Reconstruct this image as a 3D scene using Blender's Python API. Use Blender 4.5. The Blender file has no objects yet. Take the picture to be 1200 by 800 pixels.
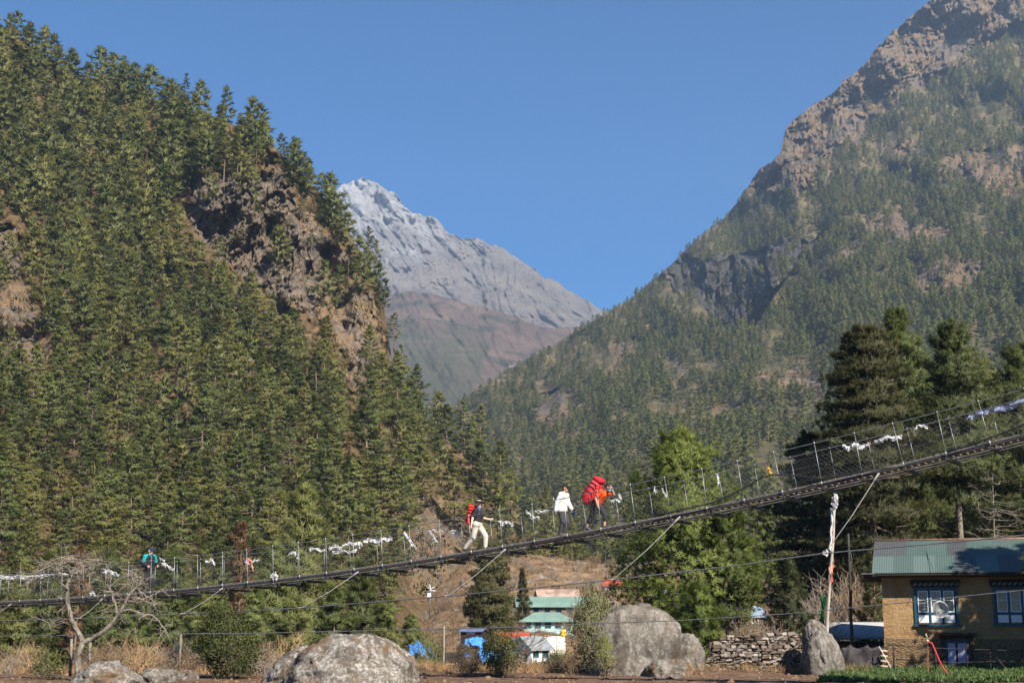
import bpy, bmesh, math, random
import numpy as np
from mathutils import Vector, Matrix, Quaternion

R = math.radians
scene = bpy.context.scene
COL = scene.collection

# ------------------------------------------------------------------ camera
F = 50.0 / 36.0 * 1200.0
EYE = 1.7
PITCH = math.atan(335.0 / F)
cam_data = bpy.data.cameras.new("camera")
cam_data.lens = 50.0
cam_data.sensor_width = 36.0
cam_data.sensor_fit = 'HORIZONTAL'
cam_data.clip_start = 0.1
cam_data.clip_end = 30000.0
cam = bpy.data.objects.new("camera", cam_data)
cam.location = (0, 0, EYE)
cam.rotation_euler = (math.pi / 2 + PITCH, 0, 0)
COL.objects.link(cam)
scene.camera = cam

# ------------------------------------------------------------------ sky, sun, exposure
SUN_EL = R(41.0)
SUN_AZ = R(149.0)           # clockwise from the viewing direction (+Y) towards the right (+X)
world = bpy.data.worlds.new("World")
scene.world = world
world.use_nodes = True
wn = world.node_tree
wn.nodes.clear()
sky = wn.nodes.new("ShaderNodeTexSky")
sky.sky_type = 'NISHITA'
sky.sun_disc = False
sky.sun_elevation = SUN_EL
sky.sun_rotation = SUN_AZ
sky.altitude = 2800.0
sky.air_density = 1.0
sky.dust_density = 0.05
sky.ozone_density = 4.5
bgn = wn.nodes.new("ShaderNodeBackground")
bgn.inputs["Strength"].default_value = 0.068
won = wn.nodes.new("ShaderNodeOutputWorld")
hsv = wn.nodes.new("ShaderNodeHueSaturation")
hsv.inputs["Saturation"].default_value = 1.28
wn.links.new(sky.outputs[0], hsv.inputs["Color"])
wn.links.new(hsv.outputs[0], bgn.inputs[0])
wn.links.new(bgn.outputs[0], won.inputs[0])

sun_data = bpy.data.lights.new("sun", 'SUN')
sun_data.energy = 5.0
sun_data.angle = R(0.53)
sun_data.color = (1.0, 0.92, 0.79)
sun_ob = bpy.data.objects.new("sun", sun_data)
COL.objects.link(sun_ob)
SUN_DIR = Vector((math.sin(SUN_AZ) * math.cos(SUN_EL), math.cos(SUN_AZ) * math.cos(SUN_EL), math.sin(SUN_EL)))
sun_ob.rotation_euler = (-SUN_DIR).to_track_quat('-Z', 'Y').to_euler()
sun_ob.location = (60, -60, 80)

vs = scene.view_settings
scene.display_settings.display_device = 'sRGB'
vs.view_transform = 'Standard'
vs.look = 'None'
vs.exposure = 1.13
vs.gamma = 1.0
vs.use_curve_mapping = False
scene.cycles.use_denoising = True
scene.cycles.max_bounces = 6
scene.cycles.diffuse_bounces = 3
scene.cycles.glossy_bounces = 2
scene.cycles.transmission_bounces = 3
scene.cycles.volume_bounces = 0
scene.cycles.transparent_max_bounces = 8

# ------------------------------------------------------------------ helpers: projection of a photo point at a depth
CP, SP = math.cos(PITCH), math.sin(PITCH)

def at(px, py, Y):
    a = (px - 600.0) / F
    b = (400.0 - py) / F
    d = Vector((a, CP - b * SP, SP + b * CP))
    return Vector((0, 0, EYE)) + d * (Y / d.y)

def at_np(px, py, Y):
    px, py, Y = np.broadcast_arrays(np.asarray(px, float), np.asarray(py, float), np.asarray(Y, float))
    a = (px - 600.0) / F
    b = (400.0 - py) / F
    dy = CP - b * SP
    dz = SP + b * CP
    s = Y / dy
    return np.stack([a * s, Y, EYE + dz * s], -1)

def project(p):
    d = Vector(p) - Vector((0, 0, EYE))
    f = d.y * CP + d.z * SP
    u = -d.y * SP + d.z * CP
    return 600 + d.x / f * F, 400 - u / f * F

# ------------------------------------------------------------------ helpers: noise
def _hash(ix, iy, iz, seed):
    n = (ix.astype(np.int64) * 374761393 + iy.astype(np.int64) * 668265263 + iz.astype(np.int64) * 2147483647 + seed * 1274126177) & 0xFFFFFFFF
    n = ((n ^ (n >> 13)) * 1274126177) & 0xFFFFFFFF
    n = ((n ^ (n >> 16)) * 2246822519) & 0xFFFFFFFF
    n = n ^ (n >> 15)
    return (n & 0xFFFFFF) / float(0xFFFFFF)

def vnoise(x, y, z=0.0, seed=0):
    x, y, z = np.broadcast_arrays(np.asarray(x, float), np.asarray(y, float), np.asarray(z, float))
    ix, iy, iz = np.floor(x).astype(np.int64), np.floor(y).astype(np.int64), np.floor(z).astype(np.int64)
    fx, fy, fz = x - ix, y - iy, z - iz
    fx = fx * fx * fx * (fx * (fx * 6 - 15) + 10); fy = fy * fy * fy * (fy * (fy * 6 - 15) + 10); fz = fz * fz * fz * (fz * (fz * 6 - 15) + 10)
    r = 0
    for dx in (0, 1):
        for dy in (0, 1):
            for dz in (0, 1):
                w = (fx if dx else 1 - fx) * (fy if dy else 1 - fy) * (fz if dz else 1 - fz)
                r = r + w * _hash(ix + dx, iy + dy, iz + dz, seed)
    return r * 2 - 1

def fbm(x, y, z=0.0, oct=5, seed=0, gain=0.5, lac=2.03):
    r, a, f = 0, 1.0, 1.0
    for o in range(oct):
        r = r + a * vnoise(np.asarray(x) * f + 17.3 * o, np.asarray(y) * f - 9.1 * o, np.asarray(z) * f, seed + o)
        a *= gain; f *= lac
    return r

def ridged(x, y, z=0.0, oct=5, seed=0, gain=0.5, lac=2.05):
    r, a, f = 0, 1.0, 1.0
    for o in range(oct):
        n = 1 - np.abs(vnoise(np.asarray(x) * f + 5.7 * o, np.asarray(y) * f + 3.3 * o, np.asarray(z) * f, seed + o))
        r = r + a * n * n
        a *= gain; f *= lac
    return r

def cells(x, y, seed=0, jit=0.9):
    """broken-rock facets: for each point the nearest cell's random value, offset from its centre and edge closeness"""
    x, y = np.broadcast_arrays(np.asarray(x, float), np.asarray(y, float))
    ix, iy = np.floor(x).astype(np.int64), np.floor(y).astype(np.int64)
    b1 = np.full(x.shape, 9.0); b2 = np.full(x.shape, 9.0); rx = np.zeros(x.shape); ox = np.zeros(x.shape); oy = np.zeros(x.shape)
    z0 = np.zeros_like(ix)
    for dx in (-1, 0, 1):
        for dy in (-1, 0, 1):
            cx = ix + dx; cy = iy + dy
            px = cx + .5 + jit * (_hash(cx, cy, z0, seed) - .5); py = cy + .5 + jit * (_hash(cx, cy, z0, seed + 91) - .5)
            d = np.hypot(x - px, y - py)
            n = d < b1
            b2 = np.where(n, b1, np.minimum(b2, d)); b1 = np.where(n, d, b1)
            rx = np.where(n, _hash(cx, cy, z0 + 5, seed + 7), rx); ox = np.where(n, x - px, ox); oy = np.where(n, y - py, oy)
    return rx, ox, oy, b2 - b1

def facets(x, y, seed=0):
    """height of a surface broken into tilted blocks"""
    r, ox, oy, e = cells(x, y, seed)
    a = 6.2832 * ((r * 7.13) % 1)
    return (r - .5) * 1.3 + (ox * np.cos(a) + oy * np.sin(a)) * 1.1 + 0.25 * np.clip(.12 - e, 0, .12) / .12

def inpoly(px, py, poly):
    px, py = np.asarray(px, float), np.asarray(py, float)
    r = np.zeros(px.shape, bool)
    n = len(poly)
    for i in range(n):
        x1, y1 = poly[i]; x2, y2 = poly[(i + 1) % n]
        c = (y1 > py) != (y2 > py)
        xi = (x2 - x1) * (py - y1) / ((y2 - y1) if y2 != y1 else 1e-9) + x1
        r ^= c & (px < xi)
    return r

# ------------------------------------------------------------------ helpers: objects and tags
def tag(o, label=None, cat=None, group=None, kind=None):
    if label: o["label"] = label
    if cat: o["category"] = cat
    if group: o["group"] = group
    if kind or cat: o["kind"] = kind or "thing"
    return o

def empty(name, loc=(0, 0, 0), rz=0.0):
    o = bpy.data.objects.new(name, None)
    o.location = loc
    o.rotation_euler = (0, 0, rz)
    o.empty_display_size = 0.2
    COL.objects.link(o)
    return o

def link_mesh(name, me, mat=None, parent=None):
    o = bpy.data.objects.new(name, me)
    if mat is not None and not me.materials:
        for m in (mat if isinstance(mat, (list, tuple)) else [mat]):
            me.materials.append(m)
    COL.objects.link(o)
    if parent is not None:
        o.parent = parent
    return o

def np_mesh(name, verts, faces, attrs=None, smooth=False, matidx=None, normals=None):
    """faces: (n,k) int array of equal-size polygons"""
    verts = np.asarray(verts, np.float32); faces = np.asarray(faces, np.int32)
    me = bpy.data.meshes.new(name)
    me.vertices.add(len(verts)); me.vertices.foreach_set("co", verts.ravel())
    n, k = faces.shape
    me.loops.add(n * k); me.loops.foreach_set("vertex_index", faces.ravel())
    me.polygons.add(n)
    me.polygons.foreach_set("loop_start", np.arange(0, n * k, k, dtype=np.int32))
    if matidx is not None:
        me.polygons.foreach_set("material_index", np.asarray(matidx, np.int32))
    me.polygons.foreach_set("use_smooth", np.full(n, smooth, bool))
    if attrs:
        for an, av in attrs.items():
            a = me.attributes.new(an, 'FLOAT', 'POINT')
            a.data.foreach_set("value", np.asarray(av, np.float32).ravel())
    me.update(calc_edges=True)
    me.validate()
    if normals is not None:
        me.polygons.foreach_set("use_smooth", np.ones(n, bool))
        me.normals_split_custom_set_from_vertices(np.asarray(normals, np.float32))
    return me

def grid_faces(nu, nv, flip=False):
    """vertex index = j*nu+i"""
    i, j = np.meshgrid(np.arange(nu - 1), np.arange(nv - 1))
    a = (j * nu + i).ravel()
    f = np.stack([a, a + 1, a + nu + 1, a + nu], -1)
    return f[:, ::-1] if flip else f

def bm_obj(name, bm, mat, parent=None, smooth=False):
    me = bpy.data.meshes.new(name)
    bm.normal_update()
    bm.to_mesh(me); bm.free()
    if smooth:
        me.polygons.foreach_set("use_smooth", np.ones(len(me.polygons), bool))
    return link_mesh(name, me, mat, parent)

def bm_box(bm, x0, x1, y0, y1, z0, z1, mi=0, M=None):
    vs_ = [bm.verts.new(p) for p in ((x0, y0, z0), (x1, y0, z0), (x1, y1, z0), (x0, y1, z0), (x0, y0, z1), (x1, y0, z1), (x1, y1, z1), (x0, y1, z1))]
    if M is not None:
        for v in vs_: v.co = M @ v.co
    for q in ((0, 3, 2, 1), (4, 5, 6, 7), (0, 1, 5, 4), (1, 2, 6, 5), (2, 3, 7, 6), (3, 0, 4, 7)):
        f = bm.faces.new([vs_[i] for i in q]); f.material_index = mi
    return vs_

def bm_tube(bm, pts, rad, seg=6, mi=0, cap=True, smooth=True):
    """rad: number or list"""
    pts = [Vector(p) for p in pts]
    n = len(pts)
    rad = rad if isinstance(rad, (list, tuple, np.ndarray)) else [rad] * n
    rings = []
    prev = None
    for i in range(n):
        t = (pts[min(i + 1, n - 1)] - pts[max(i - 1, 0)])
        if t.length < 1e-9: t = Vector((0, 0, 1))
        t.normalize()
        if prev is None:
            a = Vector((0, 0, 1)) if abs(t.z) < 0.9 else Vector((1, 0, 0))
            u = t.cross(a).normalized()
        else:
            u = prev - t * prev.dot(t)
            if u.length < 1e-6: u = t.orthogonal()
            u.normalize()
        prev = u
        w = t.cross(u)
        rings.append([bm.verts.new(pts[i] + (u * math.cos(2 * math.pi * k / seg) + w * math.sin(2 * math.pi * k / seg)) * rad[i]) for k in range(seg)])
    for i in range(n - 1):
        for k in range(seg):
            f = bm.faces.new((rings[i][k], rings[i][(k + 1) % seg], rings[i + 1][(k + 1) % seg], rings[i + 1][k]))
            f.smooth = smooth; f.material_index = mi
    if cap:
        f = bm.faces.new(rings[0][::-1]); f.material_index = mi
        f = bm.faces.new(rings[-1]); f.material_index = mi

def tube_obj(name, pts, rad, mat, parent=None, seg=6):
    bm = bmesh.new(); bm_tube(bm, pts, rad, seg)
    return bm_obj(name, bm, mat, parent)

def copy_tree(o, parent=None):
    c = o.copy(); COL.objects.link(c); c.parent = parent
    for ch in list(o.children):
        copy_tree(ch, c)
    return c

# ------------------------------------------------------------------ helpers: materials
class N:
    def __init__(s, name):
        s.m = bpy.data.materials.new(name); s.m.use_nodes = True
        s.t = s.m.node_tree; s.t.nodes.clear()
        s.out = s.t.nodes.new("ShaderNodeOutputMaterial")
        s.b = s.t.nodes.new("ShaderNodeBsdfPrincipled")
        s.t.links.new(s.b.outputs[0], s.out.inputs[0])
        s.b.inputs["Roughness"].default_value = 0.8
        s.b.inputs["Specular IOR Level"].default_value = 0.25
    def set(s, **k):
        for a, v in k.items():
            nm = {"rough": "Roughness", "spec": "Specular IOR Level", "metal": "Metallic", "color": "Base Color", "normal": "Normal"}[a]
            i = s.b.inputs[nm]
            if isinstance(v, bpy.types.NodeSocket): s.t.links.new(v, i)
            else: i.default_value = (*v, 1) if a == "color" else v
        return s
    def node(s, typ, **k):
        n = s.t.nodes.new(typ)
        for a, v in k.items(): setattr(n, a, v)
        return n
    def lk(s, a, b): s.t.links.new(a, b)
    def coord(s, kind="Object"):
        return s.node("ShaderNodeTexCoord").outputs[kind]
    def geo(s): return s.node("ShaderNodeNewGeometry").outputs["Position"]
    def scale(s, vec, sc):
        n = s.node("ShaderNodeMapping"); n.inputs["Scale"].default_value = sc if isinstance(sc, tuple) else (sc, sc, sc)
        s.lk(vec, n.inputs[0]); return n.outputs[0]
    def noise(s, vec, sc=1.0, det=5.0, rough=0.55, dist=0.0):
        n = s.node("ShaderNodeTexNoise"); n.inputs["Scale"].default_value = sc; n.inputs["Detail"].default_value = det
        n.inputs["Roughness"].default_value = rough; n.inputs["Distortion"].default_value = dist
        s.lk(vec, n.inputs["Vector"]); return n.outputs[0]
    def vor(s, vec, sc=1.0, feat='F1', out="Distance"):
        n = s.node("ShaderNodeTexVoronoi", feature=feat); n.inputs["Scale"].default_value = sc
        s.lk(vec, n.inputs["Vector"]); return n.outputs[out]
    def ramp(s, fac, stops, interp='LINEAR'):
        n = s.node("ShaderNodeValToRGB"); e = n.color_ramp.elements
        n.color_ramp.interpolation = interp
        while len(e) < len(stops): e.new(0.5)
        for i, (p, c) in enumerate(stops):
            e[i].position = p
            e[i].color = (*c, 1) if isinstance(c, (tuple, list)) else (c, c, c, 1)
        s.lk(fac, n.inputs[0]); return n.outputs[0]
    def mix(s, fac, a, b, mode='MIX'):
        n = s.node("ShaderNodeMix", data_type='RGBA', blend_type=mode)
        for i, v in ((0, fac), (6, a), (7, b)):
            if isinstance(v, bpy.types.NodeSocket): s.lk(v, n.inputs[i])
            elif i == 0: n.inputs[0].default_value = v
            else: n.inputs[i].default_value = (*v, 1)
        return n.outputs[2]
    def math(s, op, a, b=0.0, clamp=False):
        n = s.node("ShaderNodeMath", operation=op, use_clamp=clamp)
        for i, v in ((0, a), (1, b)):
            if isinstance(v, bpy.types.NodeSocket): s.lk(v, n.inputs[i])
            else: n.inputs[i].default_value = v
        return n.outputs[0]
    def attr(s, name, out="Fac"):
        n = s.node("ShaderNodeAttribute", attribute_name=name); return n.outputs[out]
    def rnd(s): return s.node("ShaderNodeObjectInfo").outputs["Random"]
    def bump(s, h, strength=0.5, dist=0.1):
        n = s.node("ShaderNodeBump"); n.inputs["Strength"].default_value = strength; n.inputs["Distance"].default_value = dist
        s.lk(h, n.inputs["Height"]); s.lk(n.outputs[0], s.b.inputs["Normal"]); return s

def plain(name, col, rough=0.7, spec=0.25, metal=0.0, var=0.25, sc=6.0, bump=0.0):
    """a painted / woven / metal surface with slight uneven wear"""
    n = N(name)
    v = n.noise(n.coord(), sc, 4)
    dark = tuple(c * (1 - var) for c in col); lite = tuple(min(1, c * (1 + var)) for c in col)
    n.set(color=n.ramp(v, [(0.3, dark), (0.7, lite)]), rough=rough, spec=spec, metal=metal)
    if bump: n.bump(n.noise(n.coord(), sc * 6, 3), bump, 0.02)
    return n.m

def foliage_mat(name, dark, light, warm, trans=0.42, obj=True):
    """needle / leaf material: per-blade attribute 'tint', plus a per-tree shift"""
    n = N(name)
    t = n.attr("tint")
    base = n.mix(t, dark, light)
    if obj:
        f = n.rnd()
    else:
        f = n.attr("tree")
    f2 = n.ramp(f, [(0.35, 0.0), (1.0, 0.85)])
    c = n.mix(f2, base, n.mix(0.5, base, warm))
    f3 = n.ramp(f, [(0.0, 0.58), (0.5, 1.15), (1.0, 1.0)])
    c = n.mix(1.0, c, f3, 'MULTIPLY')
    n.set(color=c, rough=0.55, spec=0.2)
    tr = n.node("ShaderNodeBsdfTranslucent")
    n.lk(c, tr.inputs[0])
    mx = n.node("ShaderNodeMixShader"); mx.inputs[0].default_value = trans
    n.lk(n.b.outputs[0], mx.inputs[1]); n.lk(tr.outputs[0], mx.inputs[2]); n.lk(mx.outputs[0], n.out.inputs[0])
    return n.m
# ================================================================== GROUND
G_COLS = [-900, -300, 0, 300, 480, 560, 650, 720, 850, 950, 1050, 1300, 2100]
G_DEP = [-40, 3, 52, 58, 64, 72, 100, 150, 200, 260, 320, 600, 9000]
G_Z = np.array([
    [0] * 13, [0] * 13, [0] * 13,
    [.1, .1, .1, .1, .1, 0, 0, 0, 0, 0, 0, 0, 0],
    [-.8, -.6, -.6, -.6, -.6, -.6, -.5, -.3, -.1, 0.1, 0.1, 0.1, 0.1],
    [-3, -2, -2, -2, -2, -2, -1.6, -1.0, -.4, 0.4, .8, 1.2, 1.5],
    [-7, -6, -6, -6, -4, -2.6, -2.0, -1.8, -1.0, .8, 2, 3, 6],
    [-6, -4, -4, -4, -3, -2.0, -1.7, -0.9, 1.0, 2.5, 4, 6, 10],
    [0, 0, 0, 0, 0, 1.4, 2.0, 2.9, 4.2, 5.5, 7, 10, 16],
    [4, 2, 2, 2, 4, 9.0, 9.5, 9.0, 9, 10, 12, 16, 24],
    [8, 4, 4, 4, 8, 16, 17.5, 16, 14, 14, 17, 22, 32],
    [12, 10, 10, 10, 14, 20, 20, 20, 20, 22, 26, 34, 50],
    [12, 10, 10, 10, 14, 20, 20, 20, 20, 22, 26, 34, 50]], float)

def ground_smooth(X, Y):
    X = np.asarray(X, float); Y = np.asarray(Y, float)
    c = 600 + X / np.maximum(Y, 8.0) * F
    ci = np.clip(np.interp(c, G_COLS, np.arange(len(G_COLS))), 0, len(G_COLS) - 1.001)
    di = np.clip(np.interp(Y, G_DEP, np.arange(len(G_DEP))), 0, len(G_DEP) - 1.001)
    a, b = ci.astype(int), di.astype(int)
    fa, fb = ci - a, di - b
    fa = fa * fa * (3 - 2 * fa)
    return (G_Z[b, a] * (1 - fa) + G_Z[b, a + 1] * fa) * (1 - fb) + (G_Z[b + 1, a] * (1 - fa) + G_Z[b + 1, a + 1] * fa) * fb

def ground_z(X, Y):
    X = np.asarray(X, float); Y = np.asarray(Y, float)
    z = ground_smooth(X, Y)
    far = np.clip((Y - 60) / 60, 0, 1)
    near = 1 - np.clip((Y - 52) / 6, 0, 1)
    z = z + near * 0.035 * fbm(X * 1.2, Y * 1.2, 0, 4, 3) + (1 - near) * 0.25 * fbm(X * 0.25, Y * 0.25, 0, 4, 5)
    z = z + far * 0.9 * fbm(X * 0.06, Y * 0.06, 0, 5, 9)
    # dry terraces behind the village
    tr = np.clip((Y - 190) / 40, 0, 1) * (1 - np.clip((Y - 420) / 60, 0, 1))
    st = 2.0
    q = np.floor(z / st) * st + st * np.clip((z / st - np.floor(z / st) - 0.72) / 0.28, 0, 1)
    return z * (1 - 0.55 * tr) + q * 0.55 * tr

n_ = N("ground_soil_and_dry_grass")
pos = n_.geo()
big = n_.noise(pos, 0.05, 6)
sml = n_.noise(pos, 1.3, 6, 0.65)
soil = n_.ramp(sml, [(0.3, (0.075, 0.045, 0.03)), (0.7, (0.15, 0.095, 0.065))])
wild = n_.ramp(n_.noise(pos, 0.35, 8, 0.68), [(0.3, (0.06, 0.042, 0.03)), (0.48, (0.155, 0.097, 0.058)), (0.62, (0.25, 0.165, 0.093)), (0.8, (0.19, 0.095, 0.052))])
stone = n_.ramp(n_.noise(pos, 0.9, 6, 0.7), [(0.35, (0.13, 0.12, 0.11)), (0.7, (0.32, 0.30, 0.27))])
wild = n_.mix(n_.ramp(n_.noise(pos, 0.22, 7, 0.65), [(0.56, 0.0), (0.66, 0.9)]), wild, stone)
field = n_.attr("field")
n_.set(color=n_.mix(field, wild, soil), rough=0.95, spec=0.1)
n_.bump(n_.noise(pos, 3.0, 6, 0.7), 0.8, 0.12)
M_GROUND = n_.m

def build_ground():
    ang = np.concatenate([np.linspace(-1.45, -0.55, 24)[:-1], np.linspace(-0.55, 0.55, 300), np.linspace(0.55, 1.45, 24)[1:]])
    dep = np.concatenate([np.linspace(-30, 34, 10), np.linspace(36, 75, 110), np.geomspace(75.5, 420, 150), np.geomspace(430, 9000, 40)])
    A, D = np.meshgrid(ang, dep)
    # lateral spread grows with depth but never collapses near the camera
    X = np.tan(A) * np.maximum(D, 40)
    Y = D
    Z = ground_z(X, Y)
    fieldm = np.clip((57.2 - Y + 0.8 * fbm(X * 0.4, Y * 0.4, 0, 3, 21)) / 0.8, 0, 1)
    v = np.stack([X, Y, Z], -1).reshape(-1, 3)
    me = np_mesh("ground", v, grid_faces(len(ang), len(dep)), {"field": fieldm.ravel()}, smooth=True)
    o = link_mesh("ground", me, M_GROUND)
    tag(o, "brown bare field and dry rocky valley floor rising behind the village", "ground", kind="structure")
build_ground()

# ================================================================== HILLS (each a surface with its own distance)
class Hill:
    """surface v=0 (foot) .. 1 (ridge); the relief comes from depth changes along the slope"""
    def __init__(s, ridge, base, dbase, dridge, power=1.0, disp=None):
        s.r = np.array(ridge, float); s.b = np.array(base, float)
        s.db = np.array(dbase, float); s.dr = np.array(dridge, float); s.p = power; s.disp = disp
        s.gx = np.arange(s.r[0, 0] - 120, s.r[-1, 0] + 121, 2.0)
        k = np.exp(-0.5 * (np.arange(-50, 51) / 20.0) ** 2); k /= k.sum()
        y = np.interp(s.gx, s.r[:, 0], s.r[:, 1])
        s.gy = np.convolve(np.pad(y, 50, 'edge'), k, 'valid')
    def ridge(s, c): return np.interp(c, s.r[:, 0], s.r[:, 1])
    def base(s, c): return np.interp(c, s.b[:, 0], s.b[:, 1])
    def depth(s, c, row, disp=True):
        rr, bb = np.interp(c, s.gx, s.gy), s.base(c)
        v = np.clip((bb - row) / np.maximum(bb - rr, 1), 0, 1.25)
        d0 = np.interp(c, s.db[:, 0], s.db[:, 1]); d1 = np.interp(c, s.dr[:, 0], s.dr[:, 1])
        d = d0 + (d1 - d0) * v ** s.p
        if disp and s.disp is not None: d = d * (1 + s.disp(c, row))
        return d
    def point(s, c, row):
        return at_np(c, row, s.depth(c, row))
    def build(s, name, cols, nv, mat, attrs, label, back=0.8, rowjit=None):
        nu = len(cols)
        v = np.linspace(0, 1, nv)
        C, V = np.meshgrid(cols, v)
        rr = s.ridge(C) + (rowjit(C) if rowjit is not None else 0); bb = s.base(C)
        ROW = bb + (rr - bb) * V
        P = s.point(C, ROW)
        # carry the hill on behind its ridge
        top = P[-1]
        extra = []
        dist = np.linalg.norm(top[:, :2], axis=1)
        for k in range(1, 9):
            q = top.copy()
            q[:, 1] += dist * 0.05 * k; q[:, 0] *= 1 + 0.05 * k
            q[:, 2] -= dist * 0.05 * k * back * (0.25 + 0.75 * k / 8)
            extra.append(q)
        P = np.concatenate([P, np.array(extra)], 0)
        at_ = {}
        for an, fn in attrs.items():
            val = fn(C, ROW)
            at_[an] = np.concatenate([val, np.repeat(val[-1:], 8, 0)], 0).ravel()
        me = np_mesh(name, P.reshape(-1, 3), grid_faces(nu, nv + 8), at_, smooth=True)
        o = link_mesh(name, me, mat)
        tag(o, label, name.split("_")[-1], kind="structure")
        return o

def soft(poly_list, C, ROW, nz=10, seed=0, sc=0.05, amp=9):
    """1 inside any of the polygons, with an uneven edge"""
    jx = amp * fbm(C * sc, ROW * sc, 0, 4, seed); jy = amp * fbm(C * sc, ROW * sc, 7.7, 4, seed + 50)
    m = np.zeros(np.shape(C))
    for p in poly_list: m = np.maximum(m, inpoly(C + jx, ROW + jy, p))
    return m

# ---- near hill on the left
CLIFF_A = [(222, 205), (285, 198), (322, 192), (338, 205), (345, 240), (372, 262), (395, 285), (420, 335), (445, 370), (460, 405), (466, 452), (442, 470), (415, 460), (398, 420), (372, 372), (352, 362), (330, 355), (300, 335), (250, 292), (235, 280), (215, 250)]
CLIFF_B = [(0, 255), (14, 262), (24, 300), (20, 325), (-20, 330), (-20, 255)]
SCAR_C = [(-20, 330), (45, 345), (62, 395), (50, 450), (10, 445), (-20, 420)]
SCAR_D = [(126, 415), (148, 425), (158, 470), (128, 468)]
SCAR_E = [(488, 585), (520, 590), (560, 640), (565, 700), (470, 700), (480, 640)]
SCAR_F = [(300, 385), (322, 380), (345, 425), (330, 428)]
ROCKS_L = [CLIFF_A, CLIFF_B, SCAR_E]
OPEN_L = [CLIFF_A, CLIFF_B, SCAR_C, SCAR_D, SCAR_E, SCAR_F]

def disp_left(c, r):
    c, r = np.broadcast_arrays(np.asarray(c, float), np.asarray(r, float))
    base = 0.034 * fbm(c * 0.011, r * 0.006, 1.0, 3, 31) + 0.018 * fbm(c * 0.05, r * 0.04, 2.0, 3, 37)
    m = np.zeros(c.shape)
    for p in ROCKS_L:
        m = np.maximum(m, inpoly(c + 6 * fbm(c * .05, r * .05, 0, 3, 40), r + 6 * fbm(c * .05, r * .05, 3.3, 3, 41), p).astype(float))
    # blocky ledges, broken buttresses
    x = c + 4 * fbm(c * .03, r * .03, 0, 2, 61) + .35 * r; y = r + 4 * fbm(c * .03, r * .03, 5, 2, 62)
    cr = 0.012 * fbm(x * .03, y * .02, 0, 2, 44) + 0.014 * facets(x * .040, y * .024, 44) + 0.0058 * facets(x * .10, y * .06, 47) + 0.0026 * facets(x * .25, y * .2, 48) + 0.002 * fbm(c * .3, r * .3, 0, 3, 49)
    return base + m * cr * np.clip(1.0 - (c - 335) / 60, 0.42, 1.0)

HILL_L = Hill(
    ridge=[(-220, -130), (-80, -40), (0, 32), (40, 57), (85, 92), (130, 92), (180, 117), (250, 137), (300, 157), (340, 188), (385, 238), (420, 292), (440, 328), (452, 370), (462, 442), (480, 477), (510, 507), (560, 541), (600, 586), (640, 622), (690, 655)],
    base=[(-220, 800), (400, 800), (500, 740), (690, 690)],
    dbase=[(-220, 120), (0, 125), (300, 135), (450, 180), (560, 290), (690, 390)],
    dridge=[(-220, 500), (0, 540), (130, 560), (385, 480), (460, 430), (560, 430), (690, 410)],
    power=0.95, disp=disp_left)

def open_left(C, ROW): return soft(OPEN_L, C, ROW, seed=11, amp=8)

n_ = N("rock_and_dry_grass_of_near_hill")
pos = n_.geo()
rk = n_.attr("rock")
w = n_.noise(pos, 0.08, 7, 0.65)
rock = n_.ramp(n_.noise(n_.scale(pos, (0.25, 0.25, 0.5)), 1.0, 8, 0.7, 0.6), [(0.28, (0.055, 0.045, 0.038)), (0.5, (0.135, 0.108, 0.085)), (0.68, (0.235, 0.19, 0.15)), (0.8, (0.22, 0.135, 0.078))])
grass = n_.ramp(n_.noise(pos, 0.5, 7, 0.7), [(0.3, (0.075, 0.05, 0.03)), (0.5, (0.185, 0.122, 0.07)), (0.7, (0.27, 0.185, 0.108))])
side = n_.attr("warm")
ck = n_.vor(n_.scale(pos, (.22, .22, .32)), 1.0, 'DISTANCE_TO_EDGE')
rock = n_.mix(n_.ramp(ck, [(0.0, .75), (0.06, 0.0)]), rock, (0.035, 0.03, 0.027))
rockw = n_.mix(side, rock, n_.mix(n_.ramp(w, [(0.42, 0.0), (0.56, 1.0)]), rock, grass))
soil = n_.ramp(n_.noise(pos, 0.35, 7, 0.7), [(0.3, (0.05, 0.045, 0.02)), (0.5, (0.11, 0.075, 0.04)), (0.75, (0.24, 0.14, 0.075))])
n_.set(color=n_.mix(rk, soil, rockw), rough=0.95, spec=0.1)
n_.bump(n_.noise(pos, 0.9, 8, 0.75), 0.9, 0.8)
M_HILL = n_.m

HILL_L.build("near_hill", np.concatenate([np.linspace(-220, -5, 60), np.linspace(-4, 205, 150), np.linspace(206, 475, 400), np.linspace(476, 690, 200)]), 460, M_HILL,
             {"rock": lambda C, ROW: soft(OPEN_L, C, ROW, seed=11, amp=8),
              "warm": lambda C, ROW: np.maximum(soft([SCAR_C, SCAR_D, SCAR_F], C, ROW, seed=11, amp=8), np.clip((C - 345 + 22 * fbm(C * .03, ROW * .03, 0, 3, 5)) / 30, 0.25, 1))},
             "steep hill with a rocky cliff rising on the near side of the valley")

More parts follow.
